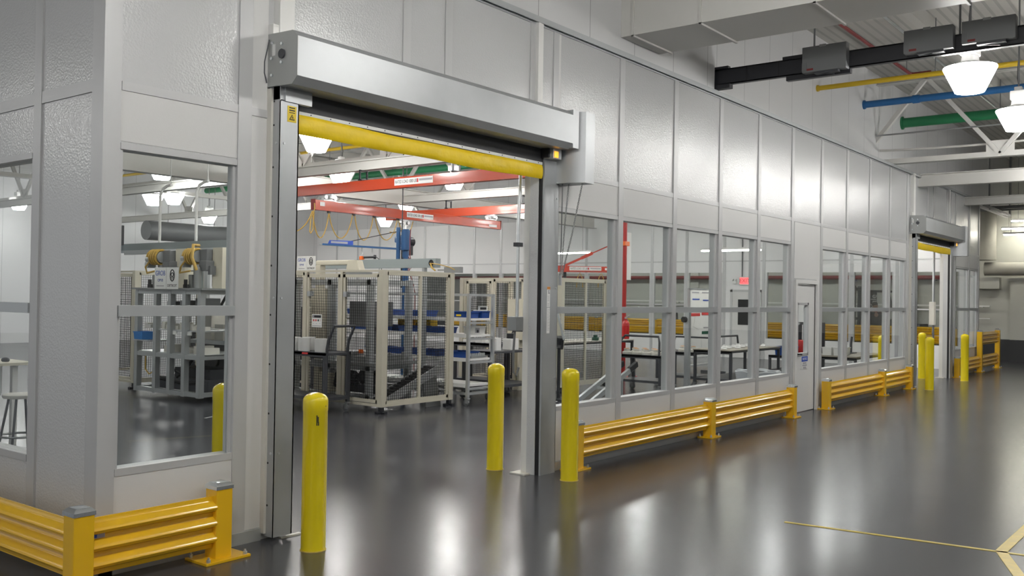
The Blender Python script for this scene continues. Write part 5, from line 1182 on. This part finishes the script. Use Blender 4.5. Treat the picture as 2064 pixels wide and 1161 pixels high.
# carts with parts
def fill_parts(t, n, sp_, z, m='steel_cream', x0=None):
    for k in range(n):
        MB().lathe([(0.075, 0), (0.08, 0.03), (0.05, 0.05), (0.06, 0.09), (0.03, 0.11), (0, 0.11)], (0, 0, 0), 14)
c3 = push_cart('parts_cart', 'dark grey cart of brass-topped castings with a hoop handle behind the second window', (15.75, 3.45, 0), 0.62, 0.95, 0.70, 0)
MB().tube([(-0.28, 0.42, 0.7), (-0.27, 0.42, 0.95), (-0.2, 0.36, 1.06), (-0.2, -0.36, 1.06), (-0.27, -0.42, 0.95), (-0.28, -0.42, 0.7)], 0.022, 8).build('handle', 'dark_grey', c3)
PG = 'castings on the parts carts'
cas0 = None
for cx_, cy_, n_, sp_ in ((15.55, 3.45, 4, 0.21), (15.85, 3.45, 4, 0.21), (17.3, 3.5, 3, 0.24)):
    for k in range(n_):
        loc = (cx_, cy_ - sp_ * (n_ - 1) / 2 + sp_ * k, 0.70)
        if cas0 is None:
            cas0 = thing('casting', 'squat metal casting with a raised hub standing on a parts cart', 'casting', loc, 0, PG)
            MB().lathe([(0.085, 0), (0.09, 0.015), (0.09, 0.05), (0.055, 0.065), (0.06, 0.11), (0.03, 0.115), (0, 0.10)], (0, 0, 0), 16).build('flange', 'steel_cream', cas0)
            MB().lathe([(0.04, 0.06), (0.045, 0.12), (0, 0.12)], (0, 0, 0), 12).build('hub', 'sticker_orange', cas0)
        else: dup(cas0, loc)
c4 = push_cart('parts_cart', 'dark grey cart behind the third window beside the aluminium post', (17.35, 3.5, 0), 0.7, 0.9, 0.70, 0.98)
ap = thing('sensor_post', 'grey aluminium post with a round black knob in front of the whiteboard', 'post', (16.25, 2.85, 0))
MB().box(-0.045, 0.045, -0.045, 0.045, 0, 1.53).build('post', 'alu_frame', ap); MB().box(-0.05, 0.05, -0.05, 0.05, 1.53, 1.56).build('cap', 'rubber', ap)
MB().cyl((-0.1, 0.05, 1.38), (-0.04, 0.03, 1.38), 0.055, 16).build('knob', 'rubber', ap); MB().box(-0.12, 0.12, -0.12, 0.12, 0, 0.015).build('base_plate', 'alu', ap)
# whiteboard
wb2 = thing('whiteboard', 'tall rolling whiteboard with papers, red bars and a green bar', 'whiteboard', (19.75, 4.60, 0))
MB().box(0, 1.3, 0, 0.03, 0.42, 2.0).build('board', 'paper', wb2)
MB().box(-0.03, 0, -0.01, 0.04, 0.40, 2.02).box(1.3, 1.33, -0.01, 0.04, 0.40, 2.02).box(-0.03, 1.33, -0.01, 0.04, 2.0, 2.03).box(-0.03, 1.33, -0.01, 0.04, 0.39, 0.42).box(-0.03, 0.03, 0.0, 0.04, 0.05, 0.4).box(1.27, 1.33, 0, 0.04, 0.05, 0.4).box(-0.03, 1.33, -0.03, 0.06, 0.20, 0.25).build('frame', 'alu', wb2)
MB().box(-0.03, 0.03, -0.3, 0.34, 0, 0.05).box(1.27, 1.33, -0.3, 0.34, 0, 0.05).build('foot', 'dark_grey', wb2)
MB().box(0.06, 0.52, -0.004, 0, 1.38, 1.45).box(0.6, 1.0, -0.004, 0, 1.40, 1.47).build('red_bar', 'ink_red', wb2)
MB().box(0.62, 1.1, -0.004, 0, 0.95, 1.02).build('green_bar', 'ink_green', wb2)
MB().box(0.1, 0.45, -0.004, 0, 1.52, 1.56).box(0.62, 0.9, -0.004, 0, 1.54, 1.58).box(0.1, 0.4, -0.004, 0, 1.08, 1.11).box(0.7, 0.95, -0.004, 0, 1.09, 1.12).box(0.1, 0.45, -0.004, 0, 1.92, 1.95).box(0.6, 1.0, -0.004, 0, 1.92, 1.95).build('print', 'ink_grey', wb2)
MB().box(0.12, 0.48, -0.004, 0, 1.76, 1.79).box(0.66, 0.95, -0.004, 0, 1.74, 1.77).build('blue_print', 'ink_blue', wb2)
MB().box(0.02, 0.55, -0.006, -0.002, 0.5, 1.32).box(0.6, 1.2, -0.006, -0.002, 0.52, 0.94).build('paper_sheet', 'plastic_white', wb2)
M = Matrix.Translation((0.33, -0.008, 1.22)) @ Matrix.Rotation(0.3, 4, 'Y')
MB().box(-0.13, 0.13, -0.003, 0, -0.12, 0.12, 0, M).build('loose_note', 'paper', wb2)
# table with castings by the end door
t1 = push_cart('work_table', 'dark framed rolling table of small white parts in front of the end wall door', (18.0, 2.6, 0), 2.4, 0.8, 0.78, 0, m='dark_grey')
MB().box(-1.22, 1.22, -0.41, 0.41, 0.78, 0.80).build('table_top', 'wood_top', t1)
MB().tube([(-0.3, 0.3, 0.8), (-0.24, 0.3, 1.02), (0.6, 0.3, 1.02), (0.66, 0.3, 0.8)], 0.022, 8).build('handle', 'dark_grey', t1)
wp0 = None
for k in range(14):
    loc = (17.0 + 0.16 * k, 2.45 + 0.12 * ((k * 7) % 4), 0.80)
    if wp0 is None:
        wp0 = thing('white_part', 'small white machined part on the rolling table by the end door', 'part', loc, 0, 'white parts on the rolling table')
        MB().lathe([(0.06, 0), (0.065, 0.02), (0.04, 0.035), (0.035, 0.06), (0, 0.06)], (0, 0, 0), 12).build('part_body', 'plastic_white', wp0)
    else: dup(wp0, loc)
tb_ = tub('waste_bin', 'low round bin lined with a clear bag under the last window before the door', (15.6, 1.15, 0.0), (0.01, 0.01, 0.01), 'bag_clear')
for ch in list(tb_.children): bpy.data.objects.remove(ch)
MB().lathe([(0.33, 0.0), (0.36, 0.02), (0.42, 0.50), (0.43, 0.52), (0.41, 0.52), (0.34, 0.05), (0, 0.05)], (0, 0, 0), 28, 0.95, 0.85).build('bin_body', 'mid_grey', tb_)
q = MB(); n = 40
RR = []
for z, k_ in ((0.16, 1.03), (0.30, 1.04), (0.44, 1.045), (0.53, 1.05), (0.545, 1.0), (0.5, 0.94)):
    RR.append([q.bm.verts.new((0.95 * (0.355 + 0.075 * min(z, .52) / .52) * k_ * (1 + 0.012 * math.sin(a * 9 + z * 20)) * math.cos(a), 0.85 * (0.355 + 0.075 * min(z, .52) / .52) * k_ * (1 + 0.012 * math.sin(a * 7 + z * 9)) * math.sin(a), z + 0.012 * math.sin(a * 5))) for a in [2 * PI * i / n for i in range(n)]])
for A, B in zip(RR[:-1], RR[1:]):
    for k in range(n): q.bm.faces.new((A[k], A[(k + 1) % n], B[(k + 1) % n], B[k]))
q.build('bag_liner', 'bag_clear', tb_)
sc_ = push_cart('parts_cart', 'dark cart with blue crates and dark tooling behind the last window before the door', (20.6, 2.55, 0), 0.9, 0.6, 0.55, 0)
tub('blue_crate', 'dark blue crate on the cart behind the last window before the door', (20.45, 2.55, 0.55), (0.4, 0.4, 0.2), 'bin_blue')
t = thing('red_drum', 'red container on the cart beside the dark blue crate', 'container', (20.85, 2.45, 0.55)); MB().lathe([(0.15, 0), (0.16, 0.02), (0.16, 0.3), (0.14, 0.34), (0, 0.34)], (0, 0, 0), 18).build('drum', 'ext_red', t)
t = thing('tool_rack', 'dark rack of hanging tools behind the last window before the door', 'tool rack', (21.6, 2.6, 0))
q = MB().box(-0.02, 0.02, -0.5, 0.5, 1.22, 1.28).box(-0.03, 0.03, -0.5, -0.44, 0, 1.28).box(-0.03, 0.03, 0.44, 0.5, 0, 1.28).box(-0.25, 0.25, -0.5, -0.44, 0, 0.04).box(-0.25, 0.25, 0.44, 0.5, 0, 0.04)
q.build('rack_frame', 'black_steel', t)
q = MB()
for k in range(6): q.box(-0.05, 0.05, -0.4 + k * 0.15, -0.3 + k * 0.15, 0.85, 1.22, 0.01)
q.build('tool', 'black_steel', t)
q = MB()
for k in range(6): q.cyl((-0.06, -0.35 + k * 0.15, 1.24), (0.06, -0.35 + k * 0.15, 1.24), 0.03, 10)
q.build('tool_head', 'alu', t)
# table behind the windows past the personnel door
t2 = push_cart('work_table', 'olive topped table with white tubs behind the windows past the personnel door', (20.75, 1.3, 0), 1.9, 1.0, 0.60, 0, m='dark_grey', lower=False)
MB().box(-0.97, 0.97, -0.52, 0.52, 0.60, 0.63).build('table_top', 'wood_top', t2)
for k, (xx, sz) in enumerate(((19.98, 0.24), (20.25, 0.2), (20.0, 0.22))):
    tub('white_tub', ['white tub at the end of the olive topped table', 'smaller white tub second on the olive topped table', 'white tub partly hidden behind the window frame on the olive table'][k], (xx, 1.2 + 0.25 * (k == 2) , 0.63), (sz, 0.2, 0.17), 'plastic_white')
t = thing('tube_stand', 'bent dark tube handles standing on the olive topped table', 'stand', (20.9, 1.3, 0.63))
MB().tube([(-0.35, 0, 0.01), (-0.3, 0, 0.2), (-0.2, 0, 0.34)], 0.025, 8).tube([(0.25, 0.05, 0.01), (0.25, 0.05, 0.2), (0.30, 0.05, 0.36)], 0.025, 8).box(-0.4, 0.35, -0.05, 0.1, 0, 0.015).build('handle', 'dark_grey', t)
# exit sign and emergency light on the end wall
e = thing('exit_sign', 'red lit EXIT sign above the end wall door', 'exit sign', (XE - 0.1, 6.52, 2.24))
MB().box(-0.05, 0, -0.19, 0.19, 0.0, 0.26, 0.006).build('housing', 'door_white', e)
MB().box(-0.054, -0.05, -0.165, 0.165, 0.03, 0.23).build('lit_face', 'exit_red', e)
text('lettering', 'EXIT', 0.17, 'ext_red', e, (-0.0555, 0, 0.13), (0, -1, 0), (0, 0, 1), 0.0008)
t = thing('emergency_light', 'small twin emergency light beside the EXIT sign', 'emergency light', (XE - 0.1, 6.86, 2.28)); MB().box(-0.06, 0, -0.06, 0.06, 0, 0.1, 0.005).cyl((-0.1, -0.04, 0.13), (-0.04, -0.04, 0.12), 0.035, 12).cyl((-0.1, 0.05, 0.13), (-0.04, 0.05, 0.12), 0.035, 12).build('light_body', 'paper', t)
t = thing('conduit_pipe', 'grey conduit running up the wall above the EXIT sign', 'conduit', (XE - 0.12, 6.62, 2.5)); MB().cyl((0, 0, 0), (0, 0, 1.9), 0.02, 8).build('pipe', 'mid_grey', t)

# ================================================================== the corridor behind the end wall
g = thing('guard_rail', 'long yellow double guard rail in the corridor behind the end wall windows', 'guard rail', (28.75, 0.9, 0))
for i in range(9): guard_post(g, 0, i * 2.4, 1.07)
for i in range(8):
    for z0 in (0.60, 0.85):
        m = MB().prism(rail_profile(-1, z0, 0.24), 'y', i * 2.4 + 0.06, i * 2.4 + 2.34); m.build('rail_panel', 'guard_yellow', g)
rp2 = thing('sprinkler_pipe', 'dark red pipe along the corridor wall seen through the end windows', 'pipe', (XF - 0.2, 1.8, 2.62))
MB().cyl((0, 0, 0), (0, 22, 0), 0.07, 12).build('pipe', 'pipe_red', rp2)
for k in range(8): MB().box(-0.03, 0.19, 0.6 + k * 2.6, 0.66 + k * 2.6, -0.095, -0.07).build('bracket', 'mid_grey', rp2)
t = thing('wall_shelf', 'thin white rail and brackets on the corridor wall behind the second roll-up door', 'rail', (XF - 0.15, 0.8, 1.68)); MB().box(-0.03, 0.03, 0, 22, 0, 0.05).box(0.0, 0.15, 0.2, 0.24, -0.02, 0.0).box(0.0, 0.15, 11, 11.04, -0.02, 0.0).box(-0.02, 0.02, 0, 0.8, -0.38, -0.35).build('rail_bar', 'paper', t)
t = thing('wall_box', 'grey disconnect box hanging on the strut inside the second roll-up door', 'electrical box', (23.88, 0.30, 1.25)); MB().box(-0.13, 0.02, -0.05, 0.07, 0, 0.55, 0.01).build('box_body', 'steel_cream', t); MB().cyl((-0.05, 0, 0.55), (-0.05, 0, 2.4), 0.018, 8).build('conduit', 'alu', t); MB().tube([(-0.05, 0, 0.0), (-0.08, 0, -0.2), (-0.03, 0, -0.3), (0.0, 0, -0.1)], 0.012, 6).build('cable', 'mid_grey', t); MB().box(0.0, 0.02, -0.02, 0.02, -1.25, 2.2).build('strut', 'mid_grey', t)
q = MB()
for k, yy in enumerate((3.0, 5.2, 8.4, 11.0, 14.5, 17.5)): q.box(XF - 0.08, XF, yy, yy + 0.35, 0.67, ZR)
struct('wall_aisle_end_column', q, 'block_wall')
batten('fluorescent batten in the corridor near the second roll-up door', (30.5, 2.6, 4.1))
for yy in (6.5, 10.5, 14.5): batten('fluorescent batten hung in the corridor, hidden by the top of the end wall', (30.5, yy, 4.1))['group'] = 'corridor battens'
# forklift in the corridor
fk = thing('forklift', 'dark grey forklift behind the end wall windows', 'forklift', (31.0, 3.6, 0))
MB().prism([(-0.55, 0.25), (0.55, 0.25), (0.55, 1.0), (0.45, 1.12), (-0.45, 1.12), (-0.55, 1.0)], 'y', -1.3, -0.45).box(-0.5, 0.5, -0.5, 0.6, 0.3, 0.75, 0.03).build('body', 'dark_grey', fk)
q = MB()
for sx in (-0.5, 0.5): q.bar((sx, -0.6, 1.1), (sx, -0.35, 2.12), 0.07, 0.07).bar((sx, 0.62, 0.7), (sx * 0.9, 0.42, 2.12), 0.07, 0.07)
for k in range(6): q.box(-0.5, 0.5, -0.36 + k * 0.15, -0.32 + k * 0.15, 2.10, 2.15)
q.box(-0.53, -0.47, -0.38, 0.45, 2.1, 2.16).box(0.47, 0.53, -0.38, 0.45, 2.1, 2.16); q.build('overhead_guard', 'black_steel', fk)
q = MB().box(-0.42, -0.30, 0.70, 0.85, 0.1, 2.3).box(0.30, 0.42, 0.70, 0.85, 0.1, 2.3).box(-0.42, 0.42, 0.72, 0.82, 2.15, 2.25).box(-0.42, 0.42, 0.72, 0.82, 1.2, 1.28); ma = q.build('mast', 'dark_grey', fk)
MB().box(-0.5, 0.5, 0.86, 0.90, 0.2, 0.7).box(-0.32, -0.2, 0.88, 1.8, 0.08, 0.13).box(0.2, 0.32, 0.88, 1.8, 0.08, 0.13).build('fork_carriage', 'black_steel', fk)
MB().box(-0.44, -0.40, 0.02, 0.58, 1.48, 2.1).build('side_panel', 'dark_grey', fk)
text('lettering', 'Yale', 0.26, 'paper', fk, (-0.446, 0.10, 1.80), (0, 0, 1), (0, 1, 0), 0.002)
for px, py, rr in ((-0.45, 0.55, 0.3), (0.45, 0.55, 0.3), (-0.42, -0.9, 0.24), (0.42, -0.9, 0.24)):
    w_ = MB().cyl((px - 0.1, py, rr), (px + 0.1, py, rr), rr, 24).build('wheel', 'rubber', fk); MB().cyl((px - 0.11, py, rr), (px + 0.11, py, rr), rr * 0.5, 16).build('rim', 'mid_grey', w_)
MB().box(-0.25, 0.25, -0.35, 0.15, 0.75, 0.88, 0.03).box(-0.25, 0.25, -0.45, -0.33, 0.85, 1.25, 0.03).build('seat', 'black_steel', fk)
# ================================================================== people in the corridor
def skin_mesh(name, nodes, edges, root, m, parent, sub=2):
    me = bpy.data.meshes.new(name); me.from_pydata([n[0] for n in nodes], edges, [])
    o = bpy.data.objects.new(name, me); COL.objects.link(o)
    sk = o.modifiers.new('skin', 'SKIN'); sk.use_smooth_shade = True
    lay = me.skin_vertices[0] if me.skin_vertices else None
    if lay is None:
        bpy.context.view_layer.objects.active = o
        me.attributes  # noqa
    for i, n in enumerate(nodes):
        r = n[1]; me.skin_vertices[0].data[i].radius = r if isinstance(r, tuple) else (r, r)
    me.skin_vertices[0].data[root].use_root = True
    ss = o.modifiers.new('sub', 'SUBSURF'); ss.levels = sub; ss.render_levels = sub
    dg = bpy.context.evaluated_depsgraph_get(); dg.update()
    me2 = bpy.data.meshes.new_from_object(o.evaluated_get(dg)); me2.name = name
    o.modifiers.clear(); o.data = me2; me2.materials.clear(); me2.materials.append(MATS[m])
    for p in me2.polygons: p.use_smooth = True
    o.parent = parent; return o
def person(label, loc, rz, shirt, trousers, arm_up=False):
    r = thing('person', label, 'person', loc, rz)
    # local frame: facing +y, x to the person's side
    N = []; E = []
    def add(p, rad, par=None):
        N.append((p, rad)); i = len(N) - 1
        if par is not None: E.append((par, i))
        return i
    pel = add((0, 0, 0.95), (0.15, 0.11)); wa = add((0, 0.0, 1.12), (0.135, 0.095), pel); ch = add((0, 0.01, 1.32), (0.165, 0.115), wa); nk = add((0, 0.0, 1.48), 0.065, ch); nk2 = add((0, 0.015, 1.55), 0.055, nk)
    hd = add((0, 0.03, 1.64), (0.078, 0.095), nk2); tp = add((0, 0.02, 1.73), (0.066, 0.078), hd)
    hands = []
    for s in (-1, 1):
        sh = add((s * 0.18, 0, 1.42), 0.062, ch)
        if arm_up and s == 1: pts = [((0.30, 0.12, 1.22), 0.045), ((0.42, 0.28, 1.38), 0.034), ((0.45, 0.32, 1.45), 0.026), ((0.47, 0.34, 1.50), (0.038, 0.02))]
        else: pts = [((s * 0.24, -0.02, 1.14), 0.045), ((s * 0.25, 0.05, 0.90), 0.034), ((s * 0.25, 0.07, 0.84), 0.026), ((s * 0.25, 0.09, 0.78), (0.02, 0.038))]
        q = sh
        for p, rd in pts: q = add(p, rd, q)
        hands.append((q, pts[-1][0], pts[-2][0], s))
        hp = add((s * 0.095, 0, 0.90), 0.095, pel); k = add((s * 0.10, 0.02, 0.50), 0.06, hp); a = add((s * 0.10, -0.01, 0.09), 0.042, k); h_ = add((s * 0.10, 0.05, 0.045), (0.045, 0.04), a); add((s * 0.11, 0.17, 0.03), (0.045, 0.028), h_)
    for q, hp_, wr, s in hands:
        d_ = (Vector(hp_) - Vector(wr)).normalized(); side = Vector((0, 1, 0)) if abs(d_.z) > 0.8 else Vector((0, 0, 1)).cross(d_).normalized()
        b_ = side.cross(d_).normalized()
        for k, ln in enumerate((0.065, 0.078, 0.074, 0.058)):
            o_ = Vector(hp_) + side * (0.027 - 0.018 * k); i1 = add(tuple(o_ + d_ * (0.03 + ln * 0.5) + b_ * 0.004), 0.009, q); add(tuple(o_ + d_ * (0.03 + ln) + b_ * 0.018), 0.008, i1)
        t1 = add(tuple(Vector(hp_) + side * 0.045 + d_ * -0.005), 0.010, q); add(tuple(Vector(hp_) + side * 0.062 + d_ * 0.03), 0.009, t1)
    skin_mesh('body', N, E, 0, 'skin', r)
    # face details
    MB().sphere((0, 0.128, 1.645), 0.014, 8, (0.8, 1.2, 1.5)).build('nose', 'skin', r)
    MB().sphere((-0.033, 0.108, 1.672), 0.010, 8).sphere((0.033, 0.108, 1.672), 0.010, 8).build('eyes', 'ink_black', r)
    MB().sphere((-0.085, 0.03, 1.65), 0.024, 8, (0.4, 0.8, 1.3)).sphere((0.085, 0.03, 1.65), 0.024, 8, (0.4, 0.8, 1.3)).build('ears', 'skin', r)
    MB().bar((-0.025, 0.116, 1.605), (0.025, 0.116, 1.605), 0.008, 0.008).build('mouth', 'ink_red', r)
    MB().sphere((0, 0.0, 1.715), 0.098, 16, (0.88, 1.0, 0.86)).build('hair', 'hair', r)
    # shirt and trousers grown over the same skeleton
    S = [((0, 0, 0.86), (0.185, 0.145)), ((0, 0, 0.98), (0.18, 0.14)), ((0, 0, 1.12), (0.155, 0.115)), ((0, 0.01, 1.32), (0.182, 0.132)), ((0, 0, 1.46), (0.085, 0.08))]; SE = [(0, 1), (1, 2), (2, 3), (3, 4)]
    for s in (-1, 1):
        i = len(S); S.append(((s * 0.185, 0, 1.42), 0.078)); SE.append((3, i))
        if arm_up and s == 1: S += [((0.30, 0.12, 1.22), 0.058), ((0.415, 0.27, 1.37), 0.046)]
        else: S += [((s * 0.24, -0.02, 1.14), 0.058), ((s * 0.25, 0.045, 0.91), 0.046)]
        SE += [(i, i + 1), (i + 1, i + 2)]
    skin_mesh('shirt', S, SE, 0, shirt, r)
    T = [((0, 0, 0.97), (0.17, 0.13)), ((0, 0, 1.05), (0.16, 0.12))]; TE = [(0, 1)]
    for s in (-1, 1):
        i = len(T); T += [((s * 0.095, 0, 0.86), 0.105), ((s * 0.10, 0.02, 0.50), 0.075), ((s * 0.10, -0.005, 0.10), 0.062)]; TE += [(0, i), (i, i + 1), (i + 1, i + 2)]
    skin_mesh('trousers', T, TE, 0, trousers, r)
    q = MB()
    for s in (-1, 1): q.sphere((s * 0.105, 0.07, 0.045), 0.075, 12, (0.72, 1.9, 0.6))
    q.build('shoes', 'rubber', r)
    return r
person('person in a black jacket standing in front of the forklift in the corridor', (30.0, 3.50, 0), 2.4, 'cloth_black', 'denim')
person('person in dark clothes raising a hand behind the whiteboard windows in the corridor', (30.3, 10.75, 0), 2.6, 'cloth_grey', 'cloth_black', True)
person('person in a blue shirt half hidden beside the end wall door', (30.2, 8.85, 0), 1.8, 'cloth_blue', 'denim')
